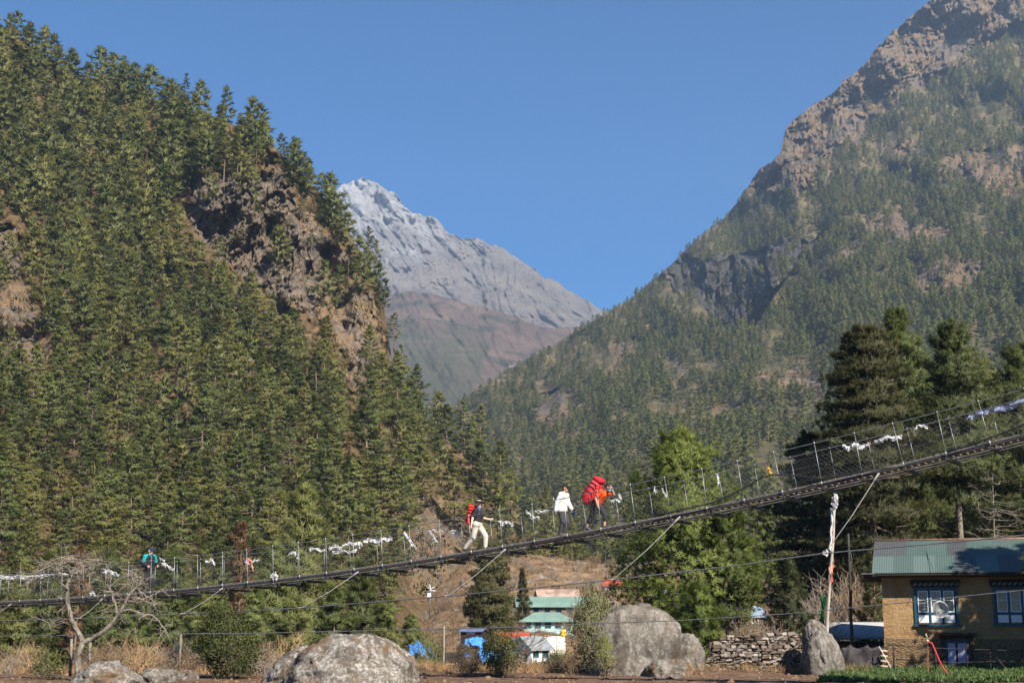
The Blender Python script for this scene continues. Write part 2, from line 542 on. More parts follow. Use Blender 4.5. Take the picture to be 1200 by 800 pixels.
# ---- right mountain
R_BARE = [(700, 230), (880, 216), (905, 228), (950, 215), (985, 175), (1020, 150), (1060, 112), (1105, 88), (1150, 60), (1200, 22), (1300, -40), (1300, -400), (700, -400)]
R_CLIFF = [(772, 312), (800, 300), (835, 308), (858, 298), (900, 290), (950, 277), (968, 278), (938, 303), (912, 335), (893, 362), (866, 390), (842, 382), (815, 350), (785, 335)]
R_PATCH = [[(868, 458), (890, 436), (930, 424), (962, 440), (970, 470), (905, 462)], [(622, 500), (632, 468), (650, 452), (664, 462), (676, 480), (645, 505)],
           [(706, 404), (742, 396), (748, 412), (720, 432)], [(1090, 195), (1130, 178), (1210, 168), (1310, 150), (1310, 240), (1200, 232), (1150, 222), (1110, 215)],
           [(1010, 260), (1050, 240), (1075, 268), (1100, 262), (1140, 280), (1090, 290), (1030, 280)], [(782, 420), (800, 428), (795, 455), (780, 452)], [(1020, 170), (1062, 160), (1072, 180), (1030, 190)],
           [(1060, 330), (1110, 300), (1150, 310), (1140, 345), (1080, 345)], [(960, 300), (1010, 285), (1015, 297), (965, 312)]]

def disp_right(c, r):
    c, r = np.broadcast_arrays(np.asarray(c, float), np.asarray(r, float))
    base = 0.07 * fbm((c - r * .4) * 0.008, (r + c * .5) * 0.004, 1.0, 3, 131) + 0.022 * fbm(c * 0.03, r * 0.022, 2.0, 4, 137)
    jx = 5 * fbm(c * .06, r * .06, 0, 3, 140); jy = 5 * fbm(c * .06, r * .06, 3.3, 3, 141)
    m = inpoly(c + jx, r + jy, R_BARE) * 1.0
    k = inpoly(c + jx, r + jy, R_CLIFF) * 1.0
    p = np.zeros(c.shape)
    for q in R_PATCH: p = np.maximum(p, inpoly(c + jx, r + jy, q) * 1.0)
    x = c + 6 * fbm(c * .03, r * .03, 0, 3, 161); y = r + 6 * fbm(c * .03, r * .03, 5, 3, 162)
    d = x * .55 + y * .83      # strata dipping with the ridge
    ee = -x * .83 + y * .55
    led = np.floor(3 * fbm(d * .07, ee * .018, 0, 3, 144)) / 3
    led2 = np.floor(3 * fbm(x * .12, y * .10, 0, 3, 148)) / 3
    bare = 0.012 * led + 0.009 * facets(d * .05, ee * .03, 144) + 0.005 * facets(d * .13, ee * .09, 148) + 0.0035 * facets(x * .3, y * .3, 149) + 0.004 * ridged(c * .12, r * .12, 0, 4, 149)
    cliff = 0.045 * facets(x * .030, y * .010, 151) + 0.010 * facets(x * .10, y * .05, 152) + 0.004 * facets(x * .25, y * .18, 153) - 0.07 * np.exp(-((c - 905) / 34) ** 2 - ((r - 322) / 26) ** 2)
    return base + m * bare + k * cliff + p * 0.5 * bare

HILL_R = Hill(
    ridge=[(440, 520), (500, 498), (520, 482), (560, 455), (600, 430), (640, 410), (680, 386), (705, 370), (740, 349), (770, 325), (800, 297), (820, 277), (850, 254), (872, 228), (884, 210), (890, 200), (915, 176), (920, 150), (935, 140), (960, 120), (985, 101), (1010, 75), (1030, 55), (1060, 25), (1095, 0), (1150, -40), (1300, -150), (1420, -240)],
    base=[(440, 690), (560, 670), (1420, 660)],
    dbase=[(440, 900), (560, 720), (700, 560), (900, 430), (1200, 360), (1420, 340)],
    dridge=[(440, 1400), (520, 1500), (700, 1900), (880, 2300), (1100, 2700), (1420, 2900)],
    power=1.3, disp=disp_right)

n_ = N("dry_slope_of_forested_mountain")
pos = n_.geo()
bare, cl = n_.attr("bare"), n_.attr("cliff")
dry = n_.ramp(n_.noise(pos, 0.035, 9, 0.7), [(0.3, (0.085, 0.062, 0.038)), (0.48, (0.155, 0.107, 0.065)), (0.66, (0.225, 0.158, 0.095)), (0.8, (0.165, 0.11, 0.066))])
rock = n_.ramp(n_.noise(pos, 0.028, 9, 0.72, 0.8), [(0.3, (0.07, 0.065, 0.065)), (0.5, (0.12, 0.10, 0.087)), (0.75, (0.19, 0.155, 0.125))])
top = n_.mix(n_.ramp(n_.noise(pos, 0.016, 9, 0.66, 0.6), [(0.47, 0.0), (0.57, 0.9)]), dry, rock)
floor_ = n_.ramp(n_.noise(pos, 0.02, 8, 0.7), [(0.3, (0.05, 0.052, 0.024)), (0.52, (0.10, 0.085, 0.046)), (0.72, (0.25, 0.17, 0.10))])
c_ = n_.mix(bare, floor_, top)
c_ = n_.mix(cl, c_, n_.ramp(n_.noise(n_.scale(pos, (1, 1, .25)), 0.05, 9, 0.72, 0.5), [(0.3, (0.035, 0.035, 0.036)), (0.58, (0.075, 0.070, 0.065)), (0.78, (0.26, 0.215, 0.16))]))  # cliff rock colour darkened to carry the shade on this face
n_.set(color=c_, rough=0.95, spec=0.1)
n_.bump(n_.noise(pos, 0.09, 9, 0.72), 0.9, 5.0)
M_MTN = n_.m

HILL_R.build("forested_mountain", np.concatenate([np.linspace(440, 699, 120), np.linspace(700, 1205, 620), np.linspace(1208, 1420, 60)]), 460, M_MTN,
             {"bare": lambda C, ROW: np.maximum(soft([R_BARE], C, ROW, seed=111, amp=14), soft(R_PATCH, C, ROW, seed=112, amp=10)),
              "cliff": lambda C, ROW: soft([R_CLIFF], C, ROW, seed=113, amp=6)},
             "high mountain with forested lower slopes and bare brown rock at its top",
             rowjit=lambda C: np.where(C > 868, 3.5 * fbm(C * .07, C * 0, 0, 4, 3), 1.0 * fbm(C * .1, C * 0, 0, 3, 3)))

# ---- brown middle ridge and snowy summit
def ridge_disp(scx, amp, seed):
    def f(c, r):
        c, r = np.broadcast_arrays(np.asarray(c, float), np.asarray(r, float))
        x = c + 10 * fbm(c * .02, r * .02, 0, 3, seed + 7)
        return amp * (ridged((x - r * .5) * scx, r * scx * .35, 0, 6, seed, 0.55) - 1.0) + amp * 0.5 * fbm(c * scx * 2, r * scx * 2, 0, 4, seed + 3)
    return f

HILL_M = Hill(
    ridge=[(380, 372), (430, 350), (455, 345), (480, 342), (505, 345), (530, 351), (560, 357), (578, 363), (600, 371), (640, 383), (680, 384), (740, 400)],
    base=[(380, 520), (740, 520)], dbase=[(380, 2300), (740, 2300)], dridge=[(380, 3600), (740, 3400)], power=1.2, disp=ridge_disp(.026, .012, 211))
n_ = N("brown_heath_and_juniper")
pos = n_.geo()
c_ = n_.ramp(n_.noise(pos, 0.006, 9, 0.68), [(0.3, (0.075, 0.058, 0.052)), (0.5, (0.12, 0.088, 0.075)), (0.7, (0.175, 0.128, 0.10))])
c_ = n_.mix(n_.ramp(n_.noise(pos, 0.011, 9, 0.7), [(0.52, 0.0), (0.6, 0.9)]), c_, (0.055, 0.062, 0.045))
gl = n_.attr("green")
c_ = n_.mix(n_.math('MULTIPLY', gl, n_.ramp(n_.noise(pos, 0.03, 8, 0.7), [(0.35, 0.3), (0.55, 1.0)])), c_, (0.075, 0.075, 0.05))
c_ = n_.mix(n_.ramp(n_.noise(pos, 0.009, 9, 0.75, 1.0), [(0.63, 0.0), (0.67, 0.85)]), c_, (0.40, 0.35, 0.29))
n_.set(color=c_, rough=0.95, spec=0.1); n_.bump(n_.noise(pos, 0.03, 9, 0.7), 0.9, 14)
HILL_M.build("middle_ridge", np.linspace(380, 740, 300), 200, n_.m,
             {"green": lambda C, ROW: np.clip((ROW - 385 - 0.25 * (C - 520) + 14 * fbm(C * .03, ROW * .05, 0, 4, 3)) / 14, 0, 1) * np.clip((575 - C - 0.5 * (ROW - 430) + 14 * fbm(C * .05, ROW * .05, 3, 3, 5)) / 12, 0, 1)},
             "purple brown ridge with a green flank in the far end of the valley", rowjit=lambda C: 1.2 * fbm(C * .12, C * 0, 0, 4, 8))

HILL_S = Hill(
    ridge=[(330, 285), (380, 240), (395, 222), (404, 216), (412, 211), (418, 212), (424, 210), (433, 212), (445, 217), (456, 222), (466, 231), (474, 243), (486, 250), (500, 253), (512, 257), (523, 270), (536, 278), (550, 279), (562, 280), (572, 285), (586, 291), (600, 297), (620, 311), (642, 326), (665, 340), (700, 359), (760, 392), (820, 420)],
    base=[(330, 430), (820, 430)], dbase=[(330, 4300), (820, 4300)], dridge=[(330, 5600), (820, 5600)], power=0.9, disp=ridge_disp(.034, .013, 301))
n_ = N("grey_rock_with_old_snow")
pos = n_.geo()
z_ = n_.node("ShaderNodeSeparateXYZ"); n_.lk(pos, z_.inputs[0])
rock = n_.ramp(n_.noise(pos, 0.004, 9, 0.7, 0.6), [(0.3, (0.13, 0.125, 0.13)), (0.5, (0.225, 0.215, 0.215)), (0.72, (0.33, 0.305, 0.29))])
low = n_.ramp(n_.noise(pos, 0.006, 9, 0.7), [(0.35, (0.12, 0.105, 0.10)), (0.65, (0.25, 0.21, 0.18))])
hz = n_.ramp(n_.math('MULTIPLY_ADD', z_.outputs[2], 0.0006, ), [(0.0, 0.0), (1.0, 1.0)])
hz = n_.attr("high")
rock = n_.mix(hz, low, rock)
sn = n_.noise(n_.scale(pos, (1.0, 1.0, 0.45)), 0.011, 10, 0.74, 1.2)
thr = n_.math('ADD', sn, n_.math('MULTIPLY', n_.math('SUBTRACT', hz, 1.0), 0.22))
c_ = n_.mix(n_.ramp(thr, [(0.38, 0.0), (0.49, .22), (0.60, 0.40)]), rock, (0.66, 0.68, 0.70))
n_.set(color=c_, rough=0.85, spec=0.15); n_.bump(n_.noise(pos, 0.012, 10, 0.72), 1.0, 40)
HILL_S.build("snowy_summit", np.linspace(330, 820, 460), 260, n_.m,
             {"high": lambda C, ROW: np.clip((345 - ROW - 0.12 * (C - 440) + 16 * fbm(C * .03, ROW * .03, 0, 4, 17)) / 110, 0, 1)},
             "pale grey rocky summit dusted with snow beyond the valley", rowjit=lambda C: 2.4 * fbm(C * .11, C * 0, 0, 4, 88))

# ---- air between here and the far peaks
bm = bmesh.new()
bm_box(bm, -2600, 3200, -60, 6100, -12, 1960)
hz_m = bpy.data.materials.new("thin_valley_air"); hz_m.use_nodes = True
nt = hz_m.node_tree; nt.nodes.clear()
pv = nt.nodes.new("ShaderNodeVolumePrincipled"); mo = nt.nodes.new("ShaderNodeOutputMaterial")
pv.inputs["Color"].default_value = (0.52, 0.72, 1.0, 1); pv.inputs["Density"].default_value = 8.2e-5
pv.inputs["Anisotropy"].default_value = 0.2
nt.links.new(pv.outputs[0], mo.inputs["Volume"])
hz_o = bm_obj("haze", bm, hz_m)
tag(hz_o, "thin blue haze hanging in the valley air", "haze", kind="stuff")
# ================================================================== CONIFERS
def _norm(a): return a / np.maximum(np.linalg.norm(a, axis=-1, keepdims=True), 1e-9)

def blades(rng, c, d, n, ln, w, spread=0.65, up=0.0, face=None):
    """n pointed needle bunches at each centre c (k,3), fanned round direction d (k,3)"""
    k = len(c)
    C = np.repeat(c, n, 0); D = np.repeat(d, n, 0)
    D = _norm(D + spread * rng.normal(size=(k * n, 3)) + np.array([0, 0, up]))
    if face is None:
        S = _norm(np.cross(D, rng.normal(size=(k * n, 3))))
    else:      # needles spread their flat side to the outside
        S = _norm(np.cross(D, np.repeat(face, n, 0) + 0.55 * rng.normal(size=(k * n, 3))))
    L = ln * rng.uniform(0.65, 1.25, (k * n, 1)); W = w * rng.uniform(0.7, 1.3, (k * n, 1))
    v = np.stack([C - S * W * .5, C + S * W * .5 + D * L * .15, C + D * L], 1).reshape(-1, 3)
    return v

def leaf_normals(v, H, mixin=0.65):
    """turn every blade's front towards the outside of the crown and round its shading the same way; v (n*3,3)"""
    t = v.reshape(-1, 3, 3)
    c = t.mean(1)
    out = c.copy(); out[:, 2] = 0
    rad = np.linalg.norm(out, axis=1, keepdims=True)
    out = _norm(out + 1e-6) * np.minimum(rad / (0.10 * H), 1.0)
    out[:, 2] += 0.55
    out = _norm(out)
    g = _norm(np.cross(t[:, 1] - t[:, 0], t[:, 2] - t[:, 0]))
    flip = (g * out).sum(1) < 0
    t[flip] = t[flip][:, [1, 0, 2]]
    g[flip] *= -1
    nrm = _norm(mixin * out + (1 - mixin) * g)
    return t.reshape(-1, 3), np.repeat(nrm, 3, 0)

def conifer(seed, H=10.0, Rm=2.6, first=0.14, nbr=62, tufts=11, nb=7, ln=0.5, w=0.13, sweep=0.25, taper=0.85, lean=0.0, gaps=0.25, fan=0.26, topup=0.9, trunk_r=0.13, flat=0.16, spread=0.7, whorls=0):
    """crown (needle faces) and trunk with limbs, as two vertex/face sets"""
    rng = np.random.default_rng(seed)
    ph = rng.uniform(0, 6.28, 4); amp = rng.uniform(.3, 1, 4)
    cv, tv, cd = [], [], []
    limbs = []
    golden = 2.399
    for i in range(nbr):
        t = first + (1 - first) * max(0.0, (i + rng.uniform(-.4, .4)) / nbr) ** 0.92
        t = min(max(t, first), 0.985)
        if whorls: t = min(.985, first + (1 - first) * (round((t - first) / (1 - first) * whorls) / whorls) + rng.normal(0, .008) + .01)
        t = max(t, first)
        az = i * golden + rng.uniform(-.5, .5)
        prof = (1 - (t - first) / (1 - first)) ** taper
        low = min(1.0, 0.45 + (t - first) / 0.16)
        Lb = Rm * prof * low * rng.uniform(.62, 1.12) * (1 + 0.22 * math.sin(az + ph[0]) * amp[0])
        if rng.random() < gaps: Lb *= rng.uniform(.25, .7)
        Lb = max(Lb, 0.05 * Rm + 0.18 * rng.random())
        el = -0.05 + topup * t ** 3 + rng.normal(0, .12)
        hx, hy = math.cos(az), math.sin(az)
        z0 = t * H
        ns = max(3, int(tufts * (0.35 + 0.65 * Lb / Rm)))
        s = rng.uniform(0.22, 1.0, ns) ** 0.75
        s[0] = 1.0
        lat = rng.normal(0, fan, ns) * s * Lb * (1.15 - s * .7)
        zz = z0 + s * Lb * math.sin(el) - 0.16 * s * Lb * (1 - t) + sweep * Lb * s ** 2 * .55 + rng.normal(0, flat, ns) * (0.5 + 0.3 * Lb)
        r = s * Lb * math.cos(el)
        c = np.stack([hx * r - hy * lat, hy * r + hx * lat, zz], -1)
        d = _norm(np.stack([np.full(ns, hx), np.full(ns, hy), np.full(ns, 0.35 + t * .7)], -1) + 0.35 * rng.normal(size=(ns, 3)))
        cv.append(c); cd.append(d)
        tv.append(np.clip(0.50 + 0.30 * rng.normal(size=ns) * .6 + 0.25 * (s - .6), 0, 1))
        limbs.append((Vector((0, 0, z0 - .05 * Lb)), Vector((hx * Lb * .8, hy * Lb * .8, z0 + Lb * .8 * math.sin(el) - .1 * Lb)), 0.016 * Lb + 0.006))
    # leader
    c = np.stack([rng.normal(0, .04, 6), rng.normal(0, .04, 6), H * np.linspace(.93, 1.0, 6)], -1)
    cv.append(c); cd.append(np.tile([0, 0, 1.0], (6, 1))); tv.append(np.full(6, .7))
    c = np.concatenate(cv); d = np.concatenate(cd); t = np.concatenate(tv)
    if lean: c[:, 0] += lean * (c[:, 2] / H) ** 2
    fo = c.copy(); fo[:, 2] = 0
    rr_ = np.linalg.norm(fo, axis=1, keepdims=True)
    fo = _norm(fo + 1e-6) * np.minimum(rr_ / (0.10 * H), 1.0); fo[:, 2] += 0.6
    v = blades(rng, c, d, nb, ln, w, spread, 0.15, _norm(fo))
    tint = np.repeat(t, nb * 3)
    tint = np.clip(tint + rng.normal(0, .12, len(v) // 3).repeat(3), 0, 1)
    v, nr = leaf_normals(v, H)
    return v, nr, tint, limbs, (H, trunk_r, lean)

def trunk_mesh(name, limbs, spec, seg=6, maxlimbs=40, wob=0.05, seed=0):
    H, r, lean = spec
    rng = random.Random(seed)
    bm = bmesh.new()
    n = 9
    pts, rad = [], []
    for i in range(n):
        t = i / (n - 1)
        pts.append(Vector((lean * t * t + rng.uniform(-wob, wob) * (0 < i < n - 1), rng.uniform(-wob, wob) * (0 < i < n - 1), -0.6 + t * (H + 0.5))))
        rad.append(r * (1 - t) ** 0.8 + 0.012 + (0.35 * r if i == 0 else 0))
    bm_tube(bm, pts, rad, seg)
    st = max(1, len(limbs) // maxlimbs)
    for a, b, lr in limbs[::st]:
        sh = lean * (a.z / H) ** 2
        m = (a + b) * .5 + Vector((0, 0, -.04 * (b - a).length))
        bm_tube(bm, [a + Vector((sh, 0, 0)), m + Vector((sh, 0, 0)), b + Vector((sh, 0, 0))], [lr * 1.3, lr, lr * .4], 4, cap=False)
    me = bpy.data.meshes.new(name); bm.to_mesh(me); bm.free()
    return me

M_PINE = foliage_mat("pine_needles", (0.058, 0.078, 0.025), (0.168, 0.190, 0.058), (0.25, 0.21, 0.060))
M_FARPINE = foliage_mat("distant_pine_needles", (0.062, 0.076, 0.027), (0.170, 0.186, 0.060), (0.24, 0.205, 0.066), obj=False)
M_HEMLOCK = foliage_mat("hemlock_needles", (0.034, 0.038, 0.014), (0.095, 0.094, 0.034), (0.12, 0.105, 0.04))
n_ = N("bark")
n_.set(color=n_.ramp(n_.noise(n_.scale(n_.coord(), (3, 3, .6)), 3.0, 6, 0.7), [(0.3, (0.07, 0.05, 0.038)), (0.7, (0.24, 0.18, 0.135))]), rough=0.95, spec=0.1)
M_BARK = n_.m
n_ = N("pale_grey_bark")
n_.set(color=n_.ramp(n_.noise(n_.scale(n_.coord(), (3, 3, 1.2)), 4.0, 6, 0.7), [(0.32, (0.055, 0.046, 0.037)), (0.52, (0.16, 0.138, 0.11)), (0.72, (0.29, 0.265, 0.225))]), rough=0.95, spec=0.1)
M_PALEBARK = n_.m

# ---- eight pine shapes shared by the individual trees of the near hill
PINES = []
for k in range(8):
    rg = random.Random(500 + k)
    H = 10.0
    v, f, t, limbs, spec = conifer(700 + k, H, Rm=rg.uniform(2.7, 3.5), first=rg.uniform(.08, .22), nbr=rg.randint(66, 86), tufts=28, nb=11, ln=rg.uniform(.24, .30), w=.07, whorls=rg.randint(13, 17), flat=.10,
                                   sweep=rg.uniform(.1, .4), taper=rg.uniform(.66, .98), lean=rg.uniform(-.6, .6), gaps=rg.uniform(.15, .4), fan=.36)
    cm = np_mesh("pine_crown", v, np.arange(len(v)).reshape(-1, 3), {"tint": t}, normals=f); cm.materials.append(M_PINE)
    tm = trunk_mesh("pine_trunk", limbs, spec, seed=k); tm.materials.append(M_BARK)
    PINES.append((cm, tm))
# loose, tall-stemmed forms for the skyline and the cliff edge
for k in range(3):
    rg = random.Random(900 + k)
    v, f, t, limbs, spec = conifer(950 + k, 10.0, Rm=rg.uniform(1.7, 2.1), first=.30, nbr=36, tufts=24, nb=11, ln=.27, w=.07, whorls=11, flat=.09, sweep=.15, taper=.45, lean=rg.uniform(-.6, .6), gaps=.45)
    cm = np_mesh("pine_crown", v, np.arange(len(v)).reshape(-1, 3), {"tint": t}, normals=f); cm.materials.append(M_PINE)
    tm = trunk_mesh("pine_trunk", limbs, spec, seed=k); tm.materials.append(M_BARK)
    PINES.append((cm, tm))

def put_pine(kind, loc, h, rz, label, group, wide=1.0, name="pine_tree"):
    root = empty(name, loc, rz)
    s = h / 10.0
    root.scale = (s * wide, s * wide, s)
    tag(root, label, "tree", group)
    cm, tm = PINES[kind]
    link_mesh("crown", cm, None, root)
    link_mesh("trunk", tm, None, root)
    return root

# ---- where the trees of a hillside stand
def scatter(hill, cols, rows, spacing, keep, seed, drop=1.0):
    """rows of candidate sites over the slope, about `spacing(c,row)` apart in the view"""
    rng = np.random.default_rng(seed)
    pts = []
    row = rows[0]
    while row < rows[1]:
        c = cols[0]
        while c < cols[1]:
            sp = spacing(c, row)
            cc = c + rng.uniform(-.42, .42) * sp; rr = row + rng.uniform(-.3, .3) * sp * .8
            c += sp
            if rr < hill.ridge(cc) + 1 or rr > hill.base(cc) - 2: continue
            if rng.random() < keep(cc, rr): pts.append((cc, rr, rng.random()))
        row += spacing((cols[0] + cols[1]) / 2, row) * 0.62
    return np.array(pts)

# near hill ---------------------------------------------------------
def tree_px(c, r):
    """height of a pine in the photograph's pixels, by where it stands on the hill"""
    return float(np.interp(r, [40, 150, 300, 450, 600, 700, 800], [44, 49, 59, 78, 104, 112, 114])) * float(np.interp(c, [0, 420, 520, 690], [1.0, 0.95, 0.8, 0.62]))

def keep_left(c, r):
    k = 0.97
    j = (6 * float(fbm(c * .05, r * .05, 0, 3, 11)), 6 * float(fbm(c * .05, r * .05, 7.7, 3, 61)))
    for p in OPEN_L:
        if inpoly(np.array([c + j[0]]), np.array([r + j[1]]), p)[0]: k = 0.34 if p is SCAR_C else (0.14 if p is not CLIFF_A else 0.05)
    if k > .5:      # nothing tall right in front of the open rock
        h = tree_px(c, r)
        for p in (CLIFF_A, SCAR_E):
            for q in (.3, .55, .8):
                if inpoly(np.array([c]), np.array([r - q * h]), p)[0]: k = min(k, .22 if q > .6 else (.10 if q > .4 else .05))
    return k
pts = scatter(HILL_L, (-90, 690), (30, 792), lambda c, r: tree_px(c, r) * 0.37, keep_left, 77)
P3 = HILL_L.point(pts[:, 0], pts[:, 1])
rngp = random.Random(4242)
sites = []
for (c, r, u), p in zip(pts, P3):
    h = tree_px(c, r) / F * p[1] * rngp.uniform(0.55, 1.12)
    sites.append((h / p[1], c, r, p, h))
# trees set by hand: cliff edge and skyline
for c, r, hp in [(440, 330, 52), (451, 372, 46), (462, 408, 44), (432, 302, 40), (470, 452, 50), (343, 186, 30), (290, 165, 42), (130, 100, 44), (143, 102, 42), (120, 98, 46), (216, 122, 40), (190, 122, 36), (262, 215, 60), (278, 205, 50), (300, 200, 44), (315, 196, 40), (255, 330, 58), (395, 270, 36), (420, 465, 40), (448, 472, 46), (461, 492, 50), (472, 503, 52), (432, 474, 42), (484, 515, 50), (404, 452, 46), (452, 500, 54), (438, 498, 56), (365, 300, 34), (352, 262, 34), (408, 330, 36), (300, 268, 36)]:
    p = HILL_L.point(np.array([c]), np.array([r]))[0]
    sites.append((1.0 if r < 480 else .5, c, r, p, hp / F * p[1]))
# a tree counts if it can be seen: keep those within the frame; the largest become individuals
sites.sort(key=lambda s_: -s_[0])
vis = [s_ for s_ in sites if -25 < s_[1] < 1225]
N_IND = 262
ind, rest = vis[:N_IND], vis[N_IND:] + [s_ for s_ in sites if not (-25 < s_[1] < 1225)]
ZONES = [
    (lambda c, r: r < HILL_L.ridge(c) + 22, "green pine standing on the skyline of the near hill", "pines along the skyline of the near hill"),
    (lambda c, r: min(abs(c - 340), 999) < 135 and 190 < r < 480, "pine clinging beside the orange rock cliff of the near hill", "pines around the cliff"),
    (lambda c, r: c > 470, "small pine on the shoulder of the near hill behind the hikers", "pines on the shoulder of the near hill"),
    (lambda c, r: r > 590, "bushy green pine at the foot of the near hill just behind the bridge", "pines at the foot of the near hill"),
    (lambda c, r: c < 130 and r < 480, "pine growing around the pale open scar high on the near hill", "pines around the open scar"),
    (lambda c, r: True, "bushy green pine in the dense forest below the rock cliff of the near hill", "pines below the cliff"),
]
for q, (a, c, r, p, h) in enumerate(ind):
    for cond, lab, grp in ZONES:
        if cond(c, r): break
    slim = a == 1.0 or (r < HILL_L.ridge(c) + 14 and rngp.random() < .5)
    put_pine(8 + q % 3 if slim else rngp.randrange(8), p + np.array([0, 0, -0.3]), h, rngp.uniform(0, 6.28), lab, grp, rngp.uniform(1.1, 1.5))

# ---- masses of small trees: joined foliage of many low pines
LOWS = []
for k in range(10):
    rg = random.Random(1500 + k)
    v, f, t, limbs, spec = conifer(1600 + k, 10.0, Rm=rg.uniform(2.0, 3.0), first=rg.uniform(.05, .2), nbr=28, tufts=7, nb=5, ln=1.05, w=.30, sweep=rg.uniform(.1, .4), taper=rg.uniform(.55, .9), gaps=rg.uniform(.15, .4), spread=.6)
    # a three-sided stem
    st = np.array([[.14, 0, -1], [-.07, .12, -1], [-.07, -.12, -1], [0, 0, 9]])
    v = np.concatenate([v, st[[0, 1, 3]], st[[1, 2, 3]], st[[2, 0, 3]]]); t = np.concatenate([t, np.zeros(9)])
    f = np.concatenate([f, np.tile([0, -.7, .7], (9, 1))])
    LOWS.append((v.astype(np.float32), t.astype(np.float32), f.astype(np.float32)))

def forest_mass(name, pos, hs, seed, label, cat, mat=M_FARPINE, wide=1.45):
    rng = np.random.default_rng(seed)
    vs_, ts, tr, ns_ = [], [], [], []
    for p, h in zip(pos, hs):
        v, t, nr = LOWS[rng.integers(len(LOWS))]
        a = rng.uniform(0, 6.28); s = h / 10.0; wd = s * wide * rng.uniform(.85, 1.25)
        ca, sa = math.cos(a) * wd, math.sin(a) * wd
        o = np.empty_like(v)
        o[:, 0] = v[:, 0] * ca - v[:, 1] * sa + p[0]; o[:, 1] = v[:, 0] * sa + v[:, 1] * ca + p[1]; o[:, 2] = v[:, 2] * s + p[2] - .2 * s
        o2 = nr.copy(); o2[:, 0] = nr[:, 0] * math.cos(a) - nr[:, 1] * math.sin(a); o2[:, 1] = nr[:, 0] * math.sin(a) + nr[:, 1] * math.cos(a)
        ns_.append(o2); vs_.append(o); ts.append(t); tr.append(np.full(len(t), rng.random(), np.float32))
    v = np.concatenate(vs_)
    me = np_mesh(name, v, np.arange(len(v)).reshape(-1, 3), {"tint": np.concatenate(ts), "tree": np.concatenate(tr)}, normals=np.concatenate(ns_))
    o = link_mesh(name, me, mat)
    tag(o, label, cat, kind="stuff")
    return o

forest_mass("hillside_forest", [s_[3] for s_ in rest], [s_[4] for s_ in rest], 5, "dense pine forest reaching up to the skyline of the near hill", "forest")

# right mountain ----------------------------------------------------
def px_right(c, r):
    d = float(HILL_R.depth(c, r, False))
    return 13.0 / d * F
def keep_right(c, r):
    jx = 9 * float(fbm(c * .05, r * .05, 0, 3, 111)); jy = 9 * float(fbm(c * .05, r * .05, 7.7, 3, 161))
    a, b = np.array([c + jx]), np.array([r + jy])
    if inpoly(a, b, R_BARE)[0]: return 0.05
    if inpoly(a, b, R_CLIFF)[0]: return 0.10
    for p in R_PATCH:
        if inpoly(a, b, p)[0]: return 0.14
    n = float(fbm(c * .02, r * .035, 0, 3, 93))
    up = np.interp(r - HILL_R.ridge(c), [0, 60], [0.8, 1.0])
    side = np.interp(c, [900, 1100], [1.0, .86]) if r < 420 else 1.0
    n2 = float(fbm(c * .06, r * .09, 0, 2, 94))
    return (0.98 if n > -.46 else 0.35) * (1.0 if n2 > -.62 else .4) * side * up
pts = scatter(HILL_R, (470, 1215), (-10, 668), lambda c, r: max(4.6, px_right(c, r) * 0.40), keep_right, 78)
P3 = HILL_R.point(pts[:, 0], pts[:, 1])
rng_ = np.random.default_rng(9)
hs = 13.0 * rng_.uniform(.5, 1.2, len(pts)) * np.interp(pts[:, 1] - HILL_R.ridge(pts[:, 0]), [0, 120], [.75, 1.0])
forest_mass("mountain_forest", P3, hs, 6, "thousands of small pines covering the slopes of the forested mountain", "forest")
print("TREES", len(ind), len(rest), len(pts))
# ================================================================== SUSPENSION BRIDGE
B_A, B_B = np.array([-21.6, 60.0]), np.array([33.6, -20.0])       # plan line: point at t
B_LEN = math.hypot(33.6, 20.0)
B_DIR = Vector((33.6 / B_LEN, -20.0 / B_LEN, 0)); B_OUT = Vector((20.0 / B_LEN, 33.6 / B_LEN, 0))
_prof = [(-500, 716), (-250, 712), (0, 706), (100, 702), (170, 696), (260, 687), (330, 679), (400, 669), (480, 659), (563, 646), (660, 627), (700, 618), (790, 602), (905, 577), (1000, 556), (1090, 538), (1200, 515), (1400, 462), (1700, 370)]
def _deck_z_raw(t):
    x, y = B_A + B_B * t
    px = 600 + F * x / y
    row = np.interp(px, [p[0] for p in _prof], [p[1] for p in _prof])
    return at(px, row, y).z
_tt = np.linspace(-0.45, 1.32, 60)
_zc = np.polyfit(_tt, [_deck_z_raw(t) for t in _tt], 4)
def deck_z(t): return float(np.polyval(_zc, t))
def deck(t, w=0.0, up=0.0):
    """point on the bridge: t along, w metres across (0 = near edge), up metres square to the deck"""
    x, y = B_A + B_B * t
    sl = (deck_z(t + .01) - deck_z(t - .01)) / (.02 * B_LEN)
    a = math.atan(sl)
    p = Vector((x, y, deck_z(t))) + B_OUT * w
    return p + Vector((0, 0, 1)) * (up * math.cos(a)) - B_DIR * (up * math.sin(a))
T0, T1 = -0.40, 1.30
BW = 1.25
M_STEEL = plain("weathered_dark_steel", (0.045, 0.043, 0.042), 0.6, 0.4, 0.3, .4)
M_ZINC = plain("galvanised_wire", (0.27, 0.28, 0.29), 0.45, 0.5, 0.6, .2)
M_NET = plain("dull_netting_wire", (0.13, 0.13, 0.13), 0.6, 0.3, 0.3, .2)
M_CABLE = plain("greyed_steel_cable", (0.14, 0.14, 0.145), 0.5, 0.4, 0.4, .3)
M_DECK = plain("walkway_planks", (0.15, 0.125, 0.10), 0.85, 0.2, 0, .4)
M_ROPE = plain("grey_stay_rope", (0.22, 0.215, 0.21), 0.7, 0.2, 0.0, .2)
bridge = empty("suspension_bridge", tuple(deck(T0)))
tag(bridge, "long steel cable footbridge climbing across the whole photo with hikers on it", "bridge")
bridge_parts = []
